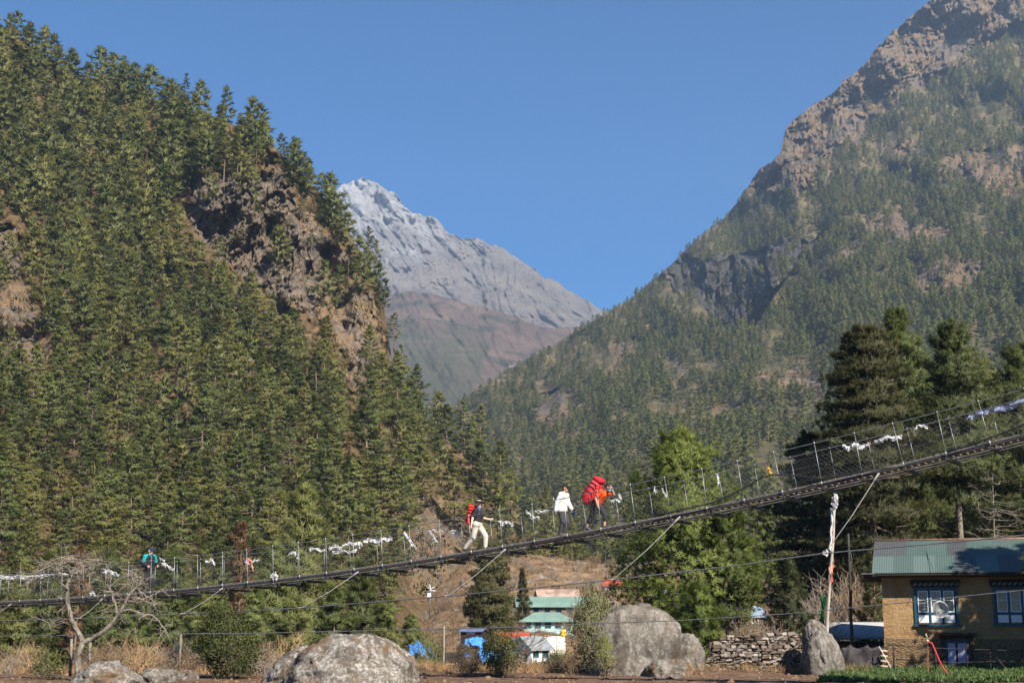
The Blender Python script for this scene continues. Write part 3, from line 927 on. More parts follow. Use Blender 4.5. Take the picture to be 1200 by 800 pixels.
def bpart(name, bm, mat, smooth=False):
    o = bm_obj(name, bm, mat, None, smooth)
    bridge_parts.append(o); return o
ts = np.linspace(T0, T1, 86)
for w in (0.0, BW):
    for dz in (0.0, -0.07):
        bm = bmesh.new(); bm_tube(bm, [deck(t, w + .02 * (dz < 0), dz) for t in ts], 0.024, 6); bpart("main_cable", bm, M_CABLE)
HR = 1.20
for w in (-0.06, BW + 0.06):
    bm = bmesh.new(); bm_tube(bm, [deck(t, w, HR) for t in ts], 0.014, 5); bpart("handrail_cable", bm, M_CABLE)
# walkway: planks on the two pairs of cables
bm = bmesh.new()
npl = 330
for i in range(npl):
    t = T0 + (T1 - T0) * (i + .5) / npl; hw = (T1 - T0) / npl * .37
    z = .035 + .006 * math.sin(i * 7.1)
    vs_ = [bm.verts.new(deck(t + a, w, z + b)) for b in (0, .035) for a, w in ((-hw, .1), (hw, .1), (hw, BW - .1), (-hw, BW - .1))]
    for q in ((0, 3, 2, 1), (4, 5, 6, 7), (0, 1, 5, 4), (1, 2, 6, 5), (2, 3, 7, 6), (3, 0, 4, 7)): bm.faces.new([vs_[k] for k in q])
bpart("walkway", bm, M_DECK)
# edge angle irons below the walkway
for w in (-.03, BW + .03):
    bm = bmesh.new()
    for i in range(len(ts) - 1):
        vs_ = [bm.verts.new(deck(t, w + dw, u)) for t in (ts[i], ts[i + 1] - .0004) for dw, u in ((-.02, -.075), (.02, -.075), (.02, -.03), (-.02, -.03))]
        for q in ((0, 1, 2, 3), (7, 6, 5, 4), (0, 4, 5, 1), (1, 5, 6, 2), (2, 6, 7, 3), (3, 7, 4, 0)): bm.faces.new([vs_[k] for k in q])
    bpart("edge_rail", bm, M_STEEL)
DT = 0.031
tsusp = [T for T in np.arange(-0.14, 1.26, DT)]
for i, t in enumerate(tsusp):
    bm = bmesh.new()
    vs_ = [bm.verts.new(deck(t + a, w, u)) for a in (-.0011, .0011) for w, u in ((-.14, -.20), (BW + .14, -.20), (BW + .14, -.125), (-.14, -.125))]
    for q in ((0, 1, 2, 3), (7, 6, 5, 4), (0, 4, 5, 1), (1, 5, 6, 2), (2, 6, 7, 3), (3, 7, 4, 0)): bm.faces.new([vs_[k] for k in q])
    bpart("crossbeam", bm, M_STEEL)
    for w in (-0.09, BW + 0.09):
        if w > 0 and i >= 45: continue
        bm = bmesh.new()
        j = random.Random(i * 2 + (w > 0)).uniform(-.0012, .0012)
        bm_tube(bm, [deck(t, w, -.16), deck(t + j, w + .015, HR + .05)], 0.0085, 5)
        bm_tube(bm, [deck(t, w - .01, -.05), deck(t, w - .01, .06)], [.028, .022], 6)
        bm_tube(bm, [deck(t + j, w, HR - .035), deck(t + j, w, HR + .035)], [.020, .020], 5)
        bpart("suspender", bm, M_ZINC)
# chain-link netting, one sheet each side
for w in (-.07, BW + .07):
    bm = bmesh.new()
    pitch, wr = 0.15, 0.0015
    length = 1.40 * B_LEN
    k = 0
    s = -1.2
    hh = 1.02
    while s < length:
        for sgn in (1, -1):
            a = s if sgn > 0 else s + hh
            b = s + hh if sgn > 0 else s
            p, q = deck(-.14 + a / B_LEN, w, .03), deck(-.14 + b / B_LEN, w, .03 + hh)
            m = deck(-.14 + (a + b) / 2 / B_LEN, w, .03 + hh / 2)
            bm_tube(bm, [p, m, q], wr, 3, cap=False)
        s += pitch
    for u in (.40, .80):
        bm_tube(bm, [deck(t, w, u) for t in np.linspace(-.14, 1.26, 60)], .0045, 3, cap=False)
    bpart("netting", bm, M_NET)
# wind guy on the near side, and the stays tying the deck to it
GUY = [(-260, 738), (0, 727), (90, 724.5), (214, 719), (300, 715), (352, 712), (524, 698), (620, 689), (718, 679), (850, 664), (966, 648), (1080, 638), (1200, 627), (1500, 590)]
def guy_depth(px): return float(np.interp(px, [-300, 0, 600, 1200, 1600], [63, 56, 44, 36.5, 32]))
bm = bmesh.new()
gp = [at(px, np.interp(px, [g[0] for g in GUY], [g[1] for g in GUY]), guy_depth(px)) for px in np.linspace(-260, 1500, 70)]
bm_tube(bm, gp, 0.021, 6); bpart("wind_cable", bm, M_CABLE)
def t_of_px(px):
    k = (px - 600) / F
    return (k * B_A[1] - B_A[0]) / (B_B[0] - k * B_B[1])
for dpx, gpx in ((25, -22), (130, 92), (268, 214), (424, 352), (594, 524), (797, 718), (1031, 967)):
    t = t_of_px(dpx); a = deck(t, -.1, -.1)
    b = at(gpx, np.interp(gpx, [g[0] for g in GUY], [g[1] for g in GUY]), guy_depth(gpx))
    bm = bmesh.new()
    m = a.lerp(b, .5) + Vector((0, 0, -.06))
    bm_tube(bm, [a, m, b], 0.0105, 5)
    bm_tube(bm, [b + Vector((-.10, 0, .0)), b + Vector((.10, 0, 0.01))], [.03, .025], 6)
    bm_tube(bm, [a, a.lerp(b, .10)], [.03, .025], 6)
    bpart("stay_rope", bm, M_ROPE)
inv = Matrix.Translation(-bridge.location)
for o in bridge_parts:
    o.data.transform(inv); o.parent = bridge

# a second, thinner cable nearer to the camera, and the wires and hose that hang on the bridge
CAB2 = [(-200, 748), (0, 745), (230, 742), (300, 741.5), (480, 737.5), (620, 734), (700, 730), (800, 726.5), (920, 719), (1036, 708), (1200, 691), (1450, 655)]
def curve_px(pts, depth, n=60):
    xs = np.linspace(pts[0][0], pts[-1][0], n)
    return [at(x, np.interp(x, [p[0] for p in pts], [p[1] for p in pts]), depth(x)) for x in xs]
o = tube_obj("cable", curve_px(CAB2, lambda x: float(np.interp(x, [-200, 1450], [52, 33]))), 0.014, M_CABLE)
tag(o, "thin lower cable strung across below the bridge in front of the boulder", "cable")
M_BLACK = plain("black_rubber", (0.018, 0.018, 0.02), 0.5, 0.4, 0, .3)
hose = [(770, 604), (799, 597), (838, 588), (862, 577), (880, 567), (893, 559), (905, 556), (935, 557), (965, 561), (1010, 552), (1060, 545)]
o = tube_obj("hose", [deck(t_of_px(x), -.16, 0).lerp(at(x, y, deck(t_of_px(x), -.16).y), 1.0) for x, y in hose], 0.024, M_BLACK)
tag(o, "black water hose looping up over the bridge netting above the big pine", "hose")
hose = [(1110, 530), (1131, 523), (1160, 513), (1185, 503), (1212, 492), (1300, 452)]
o = tube_obj("hose", [at(x, y, deck(t_of_px(x), -.16).y) for x, y in hose], 0.024, M_BLACK)
tag(o, "black hose rising above the bridge deck over the house", "hose")

# ================================================================== SCARVES AND FLAGS on the bridge
M_SCARF = plain("white_scarf_cloth", (0.50, 0.49, 0.48), 0.85, 0.1, 0, .15, 9)
M_BLUSCARF = plain("blue_grey_scarf_cloth", (0.20, 0.23, 0.34), 0.85, 0.1, 0, .2, 9)
M_PINKSCARF = plain("pink_scarf_cloth", (0.62, 0.25, 0.20), 0.85, 0.1, 0, .3, 9)
M_YELLOW = plain("yellow_flag_cloth", (0.72, 0.36, 0.03), 0.8, 0.1, 0, .15, 9)
def ribbon(bm, pts, w, rg, mi=0, th=.006):
    """a crumpled strip of cloth with real thickness"""
    pts = [Vector(p) for p in pts]
    rows = []
    for i, p in enumerate(pts):
        t = (pts[min(i + 1, len(pts) - 1)] - pts[max(i - 1, 0)]).normalized()
        n = Vector((rg.uniform(-1, 1), rg.uniform(-1, 1), rg.uniform(-1, 1)))
        s = t.cross(n)
        s = s.normalized() if s.length > 1e-4 else Vector((0, 0, 1))
        s = (s + Vector((0, 0, .8 if s.z >= 0 else -.8))).normalized()
        if s.z < 0: s = -s
        nn = t.cross(s).normalized() * th
        ww = w * rg.uniform(.5, 1.15)
        rows.append([bm.verts.new(p - s * ww * .5 + nn), bm.verts.new(p + s * ww * .5 + nn), bm.verts.new(p + s * ww * .5 - nn), bm.verts.new(p - s * ww * .5 - nn)])
    for a, b in zip(rows[:-1], rows[1:]):
        for k in range(4):
            f = bm.faces.new((a[k], a[(k + 1) % 4], b[(k + 1) % 4], b[k])); f.material_index = mi; f.smooth = False
    for f in (rows[0][::-1], rows[-1]):
        q = bm.faces.new(f); q.material_index = mi
def scarf(path, w, label, seed, mat=None, far=True, group=None, name="scarf", strands=3):
    rg = random.Random(seed)
    bm = bmesh.new()
    for k in range(strands):
        pts = []
        for i in range(len(path) * 3 - 2):
            a, f = divmod(i, 3)
            x0, y0 = path[a]; x1, y1 = path[min(a + 1, len(path) - 1)]
            x = x0 + (x1 - x0) * f / 3 + rg.uniform(-1.3, 1.3); y = y0 + (y1 - y0) * f / 3 + rg.uniform(-2.2, 2.2)
            Y = deck(t_of_px(x), (BW + .02) if far else -.1).y + rg.uniform(-.06, .06)
            pts.append(at(x, y, Y))
        ribbon(bm, pts, w * rg.uniform(.28, .62), rg)
    o = bm_obj(name, bm, mat or M_SCARF)
    tag(o, label, "scarf" if name == "scarf" else "flag", group)
    return o
SC = "white scarves knotted along the bridge"
scarf([(338, 650), (343, 647), (348, 652)], .12, "small white scarf bunch left of the long scarf garland under the tall pine", 1, group=SC)
scarf([(363, 644), (370, 642), (380, 645)], .13, "greyish scarf tied between the small bunch and the long garland", 2, group=SC)
scarf([(386, 643), (392, 640), (400, 642), (408, 637), (414, 638), (424, 637)], .17, "thick white scarf garland sagging on the netting, first of two long ones", 3, group=SC, strands=5)
scarf([(390, 648), (400, 646), (412, 647), (421, 642), (424, 637)], .12, "lower loop of white scarf hanging under the thick garland", 4, group=SC)
scarf([(427, 634), (434, 632), (441, 636), (450, 632), (459, 631)], .16, "white scarf garland right next to the thick garland", 5, group=SC, strands=4)
scarf([(473, 625), (478, 630), (482, 636), (487, 641)], .12, "white scarf strip hanging aslant alone on the netting", 6, group=SC)
scarf([(504, 623), (508, 628), (512, 634)], .11, "white scarf hanging aslant over the orange cliff left of the hatted hiker", 7, group=SC)
scarf([(504, 621), (512, 623), (520, 622)], .05, "thin pale scarf stretched over the orange cliff", 8, group=SC, strands=2)
scarf([(529, 622), (535, 626), (540, 624)], .09, "faint pale scarf just left of the hatted hiker", 9, group=SC)
scarf([(585, 611), (590, 614), (594, 612), (601, 615)], .17, "white scarf bunch right of the hatted hiker's hand", 10, group=SC, strands=5)
scarf([(617, 599), (621, 603), (626, 607), (632, 606)], .09, "white scarf loop midway between the hatted hiker and the man in white", 11, group=SC)
scarf([(627, 600), (640, 599), (652, 598)], .07, "pale scarf stretched along the wire behind the man in white", 12, group=SC, strands=3)
scarf([(648, 583), (650, 586)], .10, "tiny pale scarf left of the man in white", 13, group=SC, strands=2)
scarf([(714, 588), (721, 586), (728, 586), (725, 580)], .09, "white scarf on the post just right of the porter", 14, group=SC, strands=4)
scarf([(766, 572), (769, 577)], .09, "pale scarf hanging before the left side of the big pine", 15, group=SC, strands=3)
scarf([(776, 572), (779, 578), (780, 582)], .08, "second pale scarf before the left side of the big pine", 16, group=SC, strands=3)
scarf([(840, 556), (841, 561), (842, 567)], .13, "white scarf wrapped round a post before the right side of the big pine", 17, far=False, group=SC, strands=4)
scarf([(988, 523), (994, 526), (1002, 521), (1010, 524), (1018, 521)], .19, "bright white scarf garland before the dark hemlock, left piece", 18, group=SC, strands=5)
scarf([(1026, 518), (1034, 516), (1040, 511), (1047, 514), (1056, 511)], .17, "bright white scarf garland before the dark hemlock, right piece", 19, group=SC, strands=5)
scarf([(1070, 506), (1076, 500), (1082, 499), (1088, 503)], .11, "white scarf bunch at the right end of the row before the hemlock", 20, group=SC, strands=3)
scarf([(1134, 491), (1145, 486), (1160, 481), (1178, 478), (1195, 471), (1215, 466)], .22, "long dull blue scarf sagging at the bridge's high end above the house", 21, mat=M_BLUSCARF, group=SC, strands=4)
scarf([(900, 549), (902, 552), (903, 556)], .20, "small orange flag flying on the netting right of the big pine", 22, mat=M_YELLOW, far=False, name="flag")
scarf([(289, 661), (292, 655), (295, 660), (296, 668)], .17, "pink and white scarf hanging before the brown hollow left of the long garland", 23, mat=M_PINKSCARF, group=SC, strands=4)
scarf([(287, 658), (292, 660), (303, 656)], .10, "white scarf tied beside the pink scarf", 24, group=SC)
scarf([(242, 659), (248, 656), (251, 660)], .14, "white scarf right of the person in the teal jacket", 25, group=SC, strands=4)
scarf([(191, 661), (197, 664), (203, 667)], .14, "white scarf hanging close beside the person in the teal jacket", 26, group=SC, strands=4)
scarf([(187, 655), (193, 657)], .09, "little white scarf on the handrail by the person in the teal jacket", 27, group=SC)
scarf([(319, 676), (322, 672), (325, 679)], .22, "white cloth knot at deck level left of the long garland", 28, far=False, group=SC, strands=5)
scarf([(0, 675), (12, 677), (24, 675), (36, 676), (50, 675)], .16, "pale scarf garland at the bridge's low end behind the bare tree", 29, group=SC, strands=4)
scarf([(52, 674), (64, 673), (80, 672), (96, 670)], .13, "scarf garland caught among the bare tree's branches", 30, group=SC, strands=3)
scarf([(120, 669), (128, 669), (138, 675)], .17, "white scarf bunch between the bare tree and the person in the teal jacket", 31, group=SC, strands=5)
scarf([(106, 696), (109, 695), (111, 697)], .2, "white cloth lump on the deck edge behind the bare tree", 32, far=False, group=SC, strands=5)

# ================================================================== PEOPLE
def bm_capsule(bm, a, b, ra, rb, sx=1.0, seg=12):
    a, b = Vector(a), Vector(b)
    ax = b - a
    if ax.length < 1e-5: ax = Vector((0, 0, 1e-4))
    L = ax.length; ax.normalize()
    u = ax.cross(Vector((0, 1, 0)) if abs(ax.y) < .9 else Vector((1, 0, 0))).normalized(); w = ax.cross(u)
    prof = []
    for k in range(1, 5): 
        th = math.pi / 2 * k / 4; prof.append((-ra * math.cos(th), ra * math.sin(th)))
    for k in range(0, 4):
        th = math.pi / 2 * k / 4; prof.append((L + rb * math.sin(th), rb * math.cos(th)))
    rings = [[bm.verts.new(a + ax * s + (u * math.cos(6.28318 * j / seg) + w * math.sin(6.28318 * j / seg) * sx) * r) for j in range(seg)] for s, r in prof]
    p0 = bm.verts.new(a - ax * ra); p1 = bm.verts.new(a + ax * (L + rb))
    for r0, r1 in zip(rings[:-1], rings[1:]):
        for j in range(seg): bm.faces.new((r0[j], r0[(j + 1) % seg], r1[(j + 1) % seg], r1[j]))
    for j in range(seg):
        bm.faces.new((p0, rings[0][(j + 1) % seg], rings[0][j])); bm.faces.new((p1, rings[-1][j], rings[-1][(j + 1) % seg]))

def fuse(bm, voxel, smooth_it=3):
    """melt overlapping shapes into one continuous skin; returns a mesh"""
    me = bpy.data.meshes.new("fused"); bm.normal_update(); bm.to_mesh(me); bm.free()
    o = bpy.data.objects.new("fused", me); COL.objects.link(o)
    m = o.modifiers.new("r", 'REMESH'); m.mode = 'VOXEL'; m.voxel_size = voxel; m.use_smooth_shade = True
    s = o.modifiers.new("s", 'SMOOTH'); s.iterations = smooth_it; s.factor = .5
    dg = bpy.context.evaluated_depsgraph_get()
    out = bpy.data.meshes.new_from_object(o.evaluated_get(dg))
    bpy.data.objects.remove(o); bpy.data.meshes.remove(me)
    out.polygons.foreach_set("use_smooth", np.ones(len(out.polygons), bool))
    return out

M_SKIN = plain("skin_tanned", (0.40, 0.23, 0.155), 0.55, 0.3, 0, .06)
M_SKINL = plain("skin_fair", (0.60, 0.40, 0.30), 0.55, 0.3, 0, .06)
M_HAIR = plain("black_hair", (0.012, 0.010, 0.009), 0.5, 0.4)
def cloth(name, col, var=.18): return plain(name, col, .88, .12, 0, var, 5, .35)
def hand_shapes(bm, wr, d, palm_n, side, curl=.6):
    """palm, four unequal bent fingers and a thumb leaving the palm's side"""
    d = Vector(d).normalized(); n = Vector(palm_n); n = (n - d * n.dot(d)).normalized(); s = d.cross(n).normalized() * side
    for k in (-1, 0, 1):
        bm_capsule(bm, Vector(wr) + d * .02 + s * .018 * k, Vector(wr) + d * .085 + s * .026 * k, .015, .0145, 1, 8)
    for k, ln in enumerate((.070, .080, .075, .058)):
        b0 = Vector(wr) + d * .09 + s * (.033 - .022 * k)
        d1 = (d * math.cos(curl * .7) + n * math.sin(curl * .7)); d2 = (d * math.cos(curl * 1.8) + n * math.sin(curl * 1.8))
        b1 = b0 + d1 * ln * .5; b2 = b1 + d2 * ln * .5
        bm_capsule(bm, b0 - d * .02, b1, .0105, .0098, 1, 8); bm_capsule(bm, b1, b2, .0098, .0085, 1, 8)
    t0 = Vector(wr) + d * .03 + s * .03
    t1 = t0 + (d * .55 + s * .7 + n * .3).normalized() * .04; t2 = t1 + (d * .85 + s * .25 + n * .45).normalized() * .032
    bm_capsule(bm, t0, t1, .0135, .012, 1, 8); bm_capsule(bm, t1, t2, .012, .0095, 1, 8)

def person(label, loc, rz, J, skin, wear, head_yaw=0.0, head_pitch=0.0, scale=1.0, curl=(.6, .6)):
    """J: joint positions, x forward, y to the figure's left, z up, feet at z = 0.
    wear: list of (name, material, list of capsule keys, extra radius, voxel)"""
    root = empty("person", loc, rz); root.scale = (scale,) * 3
    tag(root, label, "person")
    V = {k: Vector(v) for k, v in J.items()}
    seg = {
        "pelvis": [("hipL", "hipR", .105, .105)],
        "belly": [("pelL", "waL", .10, .095), ("pelR", "waR", .10, .095)],
        "chest": [("waL", "chL", .095, .105), ("waR", "chR", .095, .105)],
        "shoulders": [("chL", "shL", .09, .062), ("chR", "shR", .09, .062), ("shL", "shR", .065, .065), ("chL", "chR", .10, .10)],
        "upperL": [("shL", "elL", .056, .042)], "upperR": [("shR", "elR", .056, .042)],
        "foreL": [("elL", "wrL", .042, .028)], "foreR": [("elR", "wrR", .042, .028)],
        "thighL": [("hipL", "knL", .088, .058)], "thighR": [("hipR", "knR", .088, .058)],
        "calfL": [("knL", "anL", .058, .038)], "calfR": [("knR", "anR", .058, .038)],
        "footL": [("anL", "toeL", .045, .036)], "footR": [("anR", "toeR", .045, .036)],
        "neck": [("nb", "chin", .058, .05)],
    }
    mid = lambda a, b, f=.5: V[a].lerp(V[b], f)
    up = (V["nb"] - mid("hipL", "hipR")).normalized()
    lat = (V["shL"] - V["shR"]).normalized()
    V["pelL"], V["pelR"] = mid("hipL", "hipR") + lat * .055 + up * .05, mid("hipL", "hipR") - lat * .055 + up * .05
    V["waL"], V["waR"] = mid("hipL", "hipR").lerp(V["nb"], .45) + lat * .05, mid("hipL", "hipR").lerp(V["nb"], .45) - lat * .05
    V["chL"], V["chR"] = mid("hipL", "hipR").lerp(V["nb"], .78) + lat * .075, mid("hipL", "hipR").lerp(V["nb"], .78) - lat * .075
    V["chin"] = V["nb"].lerp(V["head"], .55)
    bm = bmesh.new()
    for k, sl in seg.items():
        for a, b, ra, rb in sl: bm_capsule(bm, V[a], V[b], ra, rb)
    # the half-way shin bulge
    for S in "LR": bm_capsule(bm, mid("kn" + S, "an" + S, .2), mid("kn" + S, "an" + S, .55), .058, .045)
    hm = Matrix.Translation(V["head"]) @ Matrix.Rotation(head_yaw, 4, 'Z') @ Matrix.Rotation(head_pitch, 4, 'Y')
    H_ = lambda x, y, z: hm @ Vector((x, y, z))
    bm_capsule(bm, H_(-.02, 0, .03), H_(.005, 0, .045), .093, .088, .86)
    bm_capsule(bm, H_(.03, 0, .0), H_(.045, 0, -.075), .068, .048, .9)
    bm_capsule(bm, H_(.092, 0, .01), H_(.108, 0, -.025), .011, .015, 1, 8)          # nose
    for s in (-1, 1):
        bm_capsule(bm, H_(-.005, s * .084, .02), H_(.0, s * .085, -.02), .018, .014, 1, 8)      # ears
        bm_capsule(bm, H_(.055, s * .04, .035), H_(.078, s * .018, .036), .02, .016, 1, 8)      # brow
    for S, sd, cu in (("L", 1, curl[0]), ("R", -1, curl[1])):
        d = V["wr" + S] - V["el" + S]
        hand_shapes(bm, V["wr" + S], J.get("hd" + S, d), J.get("hn" + S, (0.2, -sd, 0)), sd, cu)
    me = fuse(bm, .0085, 2)
    # eyes and mouth set into the face
    bm = bmesh.new(); bm.from_mesh(me)
    for f in bm.faces: f.material_index = 0
    n0 = len(bm.faces)
    for s in (-1, 1): bm_capsule(bm, H_(.083, s * .030, .012), H_(.0835, s * .030, .0125), .011, .011, 1, 8)
    bm_capsule(bm, H_(.088, -.018, -.055), H_(.088, .018, -.055), .006, .006, 1, 6)
    bm.faces.ensure_lookup_table()
    for f in bm.faces[n0:]: f.material_index = 1; f.smooth = True
    bm.to_mesh(me); bm.free()
    me.name = "body"
    link_mesh("body", me, [skin, M_HAIR], root)
    for name, mat, keys, ex, vox in wear:
        bm = bmesh.new()
        for k in keys:
            cut = 1.0
            if isinstance(k, tuple): k, cut = k
            for a, b, ra, rb in seg[k]:
                e = ex * (.35 if k.startswith("foot") else 1)
                bm_capsule(bm, V[a], V[a].lerp(V[b], cut), ra + e, (ra + (rb - ra) * cut) + e)
        link_mesh(name, fuse(bm, vox, 3), mat, root)
    return root, V, H_

def hat_brim(name, H_, mat, root, brim, crown_h, cap=False, mat2=None):
    bm = bmesh.new()
    prof = [(.098, .052), (.096, .08), (.086, .08 + crown_h * .6), (.055, .08 + crown_h), (.0, .085 + crown_h)]
    seg = 20
    rings = [[bm.verts.new(H_(-.008 + r * 1.06 * math.cos(6.2832 * j / seg), r * .93 * math.sin(6.2832 * j / seg), z)) for j in range(seg)] for r, z in prof[:-1]]
    topv = bm.verts.new(H_(-.008, 0, prof[-1][1]))
    for a, b in zip(rings[:-1], rings[1:]):
        for j in range(seg): bm.faces.new((a[j], a[(j + 1) % seg], b[(j + 1) % seg], b[j])).smooth = True
    for j in range(seg): bm.faces.new((rings[-1][j], rings[-1][(j + 1) % seg], topv)).smooth = True
    if cap:   # peak
        e0, e1 = [], []
        for j in range(9):
            a = -1.0 + 2.0 * j / 8
            e0.append((.09 * math.cos(a), .088 * math.sin(a))); e1.append((.09 + .085 * math.cos(a * .9) , .078 * math.sin(a)))
        for dz in (.058, .066):
            r0 = [bm.verts.new(H_(x, y, dz)) for x, y in e0]; r1 = [bm.verts.new(H_(x, y, dz - .02)) for x, y in e1]
            for j in range(8): bm.faces.new((r0[j], r0[j + 1], r1[j + 1], r1[j]))
    else:
        r1 = [[bm.verts.new(H_(-.008 + (r + .004 * k) * 1.05 * math.cos(6.2832 * j / seg), r * math.sin(6.2832 * j / seg), z + .012 * math.cos(2 * 6.2832 * j / seg))) for j in range(seg)] for k, (r, z) in enumerate([(.097, .058), (brim, .045), (brim, .052), (.097, .066)])]
        for a, b in zip(r1[:-1], r1[1:]):
            for j in range(seg): bm.faces.new((a[j], a[(j + 1) % seg], b[(j + 1) % seg], b[j])).smooth = True
    o = bm_obj(name, bm, mat, root)
    if mat2 is not None:
        o.data.materials.append(mat2)
        for p in o.data.polygons:
            if p.index >= 2 * seg and p.index < 4 * seg: p.material_index = 1
    return o

BRZ = math.atan2(B_DIR.y, B_DIR.x)
def feet(px, w=.55): 
    t = t_of_px(px)
    # the deck is seen across its width: step to the line's point below this column
    for _ in range(4):
        p = deck(t, w, .07); t += (px - project(p)[0]) / F * p.y / B_LEN * 1.2
    return deck(t, w, .07), t
SL = 0.165   # slope of the deck where they walk

# -- hiker in a wide hat, red pack
p, t = feet(559)
J = dict(hipL=(0, .09, .90), hipR=(0, -.09, .90), nb=(.03, 0, 1.42), head=(.07, 0, 1.585), shL=(.02, .185, 1.37), shR=(.02, -.185, 1.37),
         elL=(.12, .27, 1.13), wrL=(.34, .29, 1.08), hdL=(1, .2, .1), elR=(-.05, -.25, 1.11), wrR=(-.06, -.32, .87),
         knL=(.27, .10, .51), anL=(.26, .10, .13), toeL=(.41, .12, .10), knR=(-.10, -.09, .46), anR=(-.42, -.09, .10), toeR=(-.30, -.10, .00))
hik, V, H_ = person("hiker in dark wide hat and black T-shirt walking up the bridge with bare arms", p, BRZ + R(6), J, M_SKINL, [
    ("shirt", cloth("black_tshirt", (0.022, 0.022, 0.026)), ["belly", "chest", "shoulders", ("upperL", .7), ("upperR", .7), "pelvis"], .024, .012),
    ("trousers", cloth("pale_khaki_trousers", (0.46, 0.43, 0.36)), ["pelvis", "thighL", "thighR", ("calfL", .95), ("calfR", .95)], .034, .012),
    ("shoe", cloth("dark_shoes", (0.03, 0.03, 0.03)), ["footL"], .03, .012), ("shoe", cloth("dark_shoes", (0.03, 0.03, 0.03)), ["footR"], .03, .012)], head_yaw=-.7, curl=(1.1, .7))
hat_brim("hat", H_, cloth("dark_hat", (0.02, 0.02, 0.024)), hik, .195, .06, mat2=cloth("pale_hat_top", (0.4, 0.4, 0.38)))
bm = bmesh.new(); bm_capsule(bm, V["nb"] + Vector((.02, 0, .01)), V["nb"] + Vector((.05, 0, .075)), .085, .075); link_mesh("bandana", fuse(bm, .01, 2), cloth("blue_bandana", (0.10, 0.14, 0.27)), hik)

def backpack(label, loc, rz, tilt, mat, mat2, h, w, d, extra=()):
    """rounded sack with lid, side pockets, compression straps and shoulder straps"""
    root = empty("backpack", loc, rz)
    tag(root, label, "backpack")
    T_ = Matrix.Rotation(tilt, 4, 'Y')
    def rbox(x0, x1, y0, y1, z0, z1, r):
        bm = bmesh.new(); bm_box(bm, x0, x1, y0, y1, z0, z1)
        bmesh.ops.bevel(bm, geom=list(bm.edges) + list(bm.verts), offset=r, segments=3, profile=.5, affect='EDGES')
        bmesh.ops.transform(bm, matrix=T_, verts=bm.verts)
        return bm
    bm_obj("bag", rbox(-d, 0, -w / 2, w / 2, 0, h * .84, min(d, w) * .34), mat, root, True)
    bm_obj("lid", rbox(-d * .97, .0, -w * .44, w * .44, h * .79, h * .97, min(d, h * .18) * .42), mat2, root, True)
    bm_obj("front_pocket", rbox(-d * 1.22, -d * .9, -w * .36, w * .36, h * .10, h * .52, d * .12), mat2, root, True)
    for s in (-1, 1):
        bm_obj("side_pocket", rbox(-d * .72, -d * .25, s * w * .5 - .03, s * w * .5 + .03, h * .04, h * .34, .025), mat2, root, True)
        bm = bmesh.new()
        pts = [(0, s * w * .22, h * .8), (.10, s * w * .26, h * .84), (.22, s * w * .3, h * .70), (.20, s * w * .34, h * .45), (.05, s * w * .42, h * .2), (-.02, s * w * .4, h * .15)]
        bm_tube(bm, [T_ @ Vector(q) for q in pts], .02, 6); bm_obj("shoulder_strap", bm, M_BLACK, root)
    for z in (.24, .42, .60, .74):
        bm = bmesh.new()
        rr = [(.005, -w * .5 - .006), (-d - .006, -w * .5 - .006), (-d - .006, w * .5 + .006), (.005, w * .5 + .006)]
        bm_tube(bm, [T_ @ Vector((x, y, h * z)) for x, y in rr], .014, 5); bm_obj("compression_strap", bm, M_BLACK, root)
    return root
M_RED = cloth("red_pack_fabric", (0.55, 0.035, 0.025)); M_RED2 = cloth("bright_red_pack_fabric", (0.60, 0.05, 0.06)); M_MAROON = cloth("dark_red_pack_fabric", (0.36, 0.02, 0.03))
Mh = Matrix.Translation(p) @ Matrix.Rotation(BRZ + R(6), 4, 'Z')
backpack("narrow bright red backpack on the back of the hiker in the wide hat", Mh @ Vector((-.12, 0, .86)), BRZ + R(6), R(6), M_RED, M_RED, .72, .36, .25)

# -- man in the white hooded top
p, t = feet(659)
J = dict(hipL=(0, .085, .88), hipR=(0, -.085, .88), nb=(.08, 0, 1.41), head=(.13, 0, 1.575), shL=(.06, .18, 1.36), shR=(.06, -.18, 1.36),
         elL=(.10, .25, 1.10), wrL=(.25, .22, .90), elR=(-.06, -.24, 1.10), wrR=(-.11, -.25, .84),
         knL=(.14, .09, .48), anL=(-.02, .09, .10), toeL=(.13, .11, .05), knR=(.07, -.09, .47), anR=(-.05, -.09, .075), toeR=(.11, -.10, .06))
man, V, H_ = person("man in a white hooded top and black cap walking uphill on the bridge", p, BRZ, J, M_SKIN, [
    ("hooded_top", cloth("white_fleece", (0.60, 0.585, 0.55), .06), ["pelvis", "belly", "chest", "shoulders", "upperL", "upperR", ("foreL", .96), ("foreR", .96)], .034, .012),
    ("trousers", cloth("charcoal_trousers", (0.045, 0.045, 0.05)), ["pelvis", "thighL", "thighR", "calfL", "calfR"], .030, .012),
    ("shoe", cloth("grey_brown_shoes", (0.10, 0.085, 0.08)), ["footL"], .03, .012), ("shoe", cloth("grey_brown_shoes", (0.10, 0.085, 0.08)), ["footR"], .03, .012)], head_pitch=.12)
hat_brim("cap", H_, cloth("black_cap", (0.016, 0.016, 0.018)), man, .1, .045, cap=True)
bm = bmesh.new(); bm_capsule(bm, H_(-.04, 0, .03), H_(-.045, 0, -.02), .085, .07, .95); link_mesh("hair", fuse(bm, .01, 2), M_HAIR, man)
bm = bmesh.new(); bm_capsule(bm, V["nb"] + Vector((-.10, -.06, .0)), V["nb"] + Vector((-.10, .06, .0)), .05, .05); link_mesh("hood", fuse(bm, .012, 2), cloth("white_fleece_hood", (0.58, 0.565, 0.53), .06), man)
Mh = Matrix.Translation(p) @ Matrix.Rotation(BRZ, 4, 'Z')
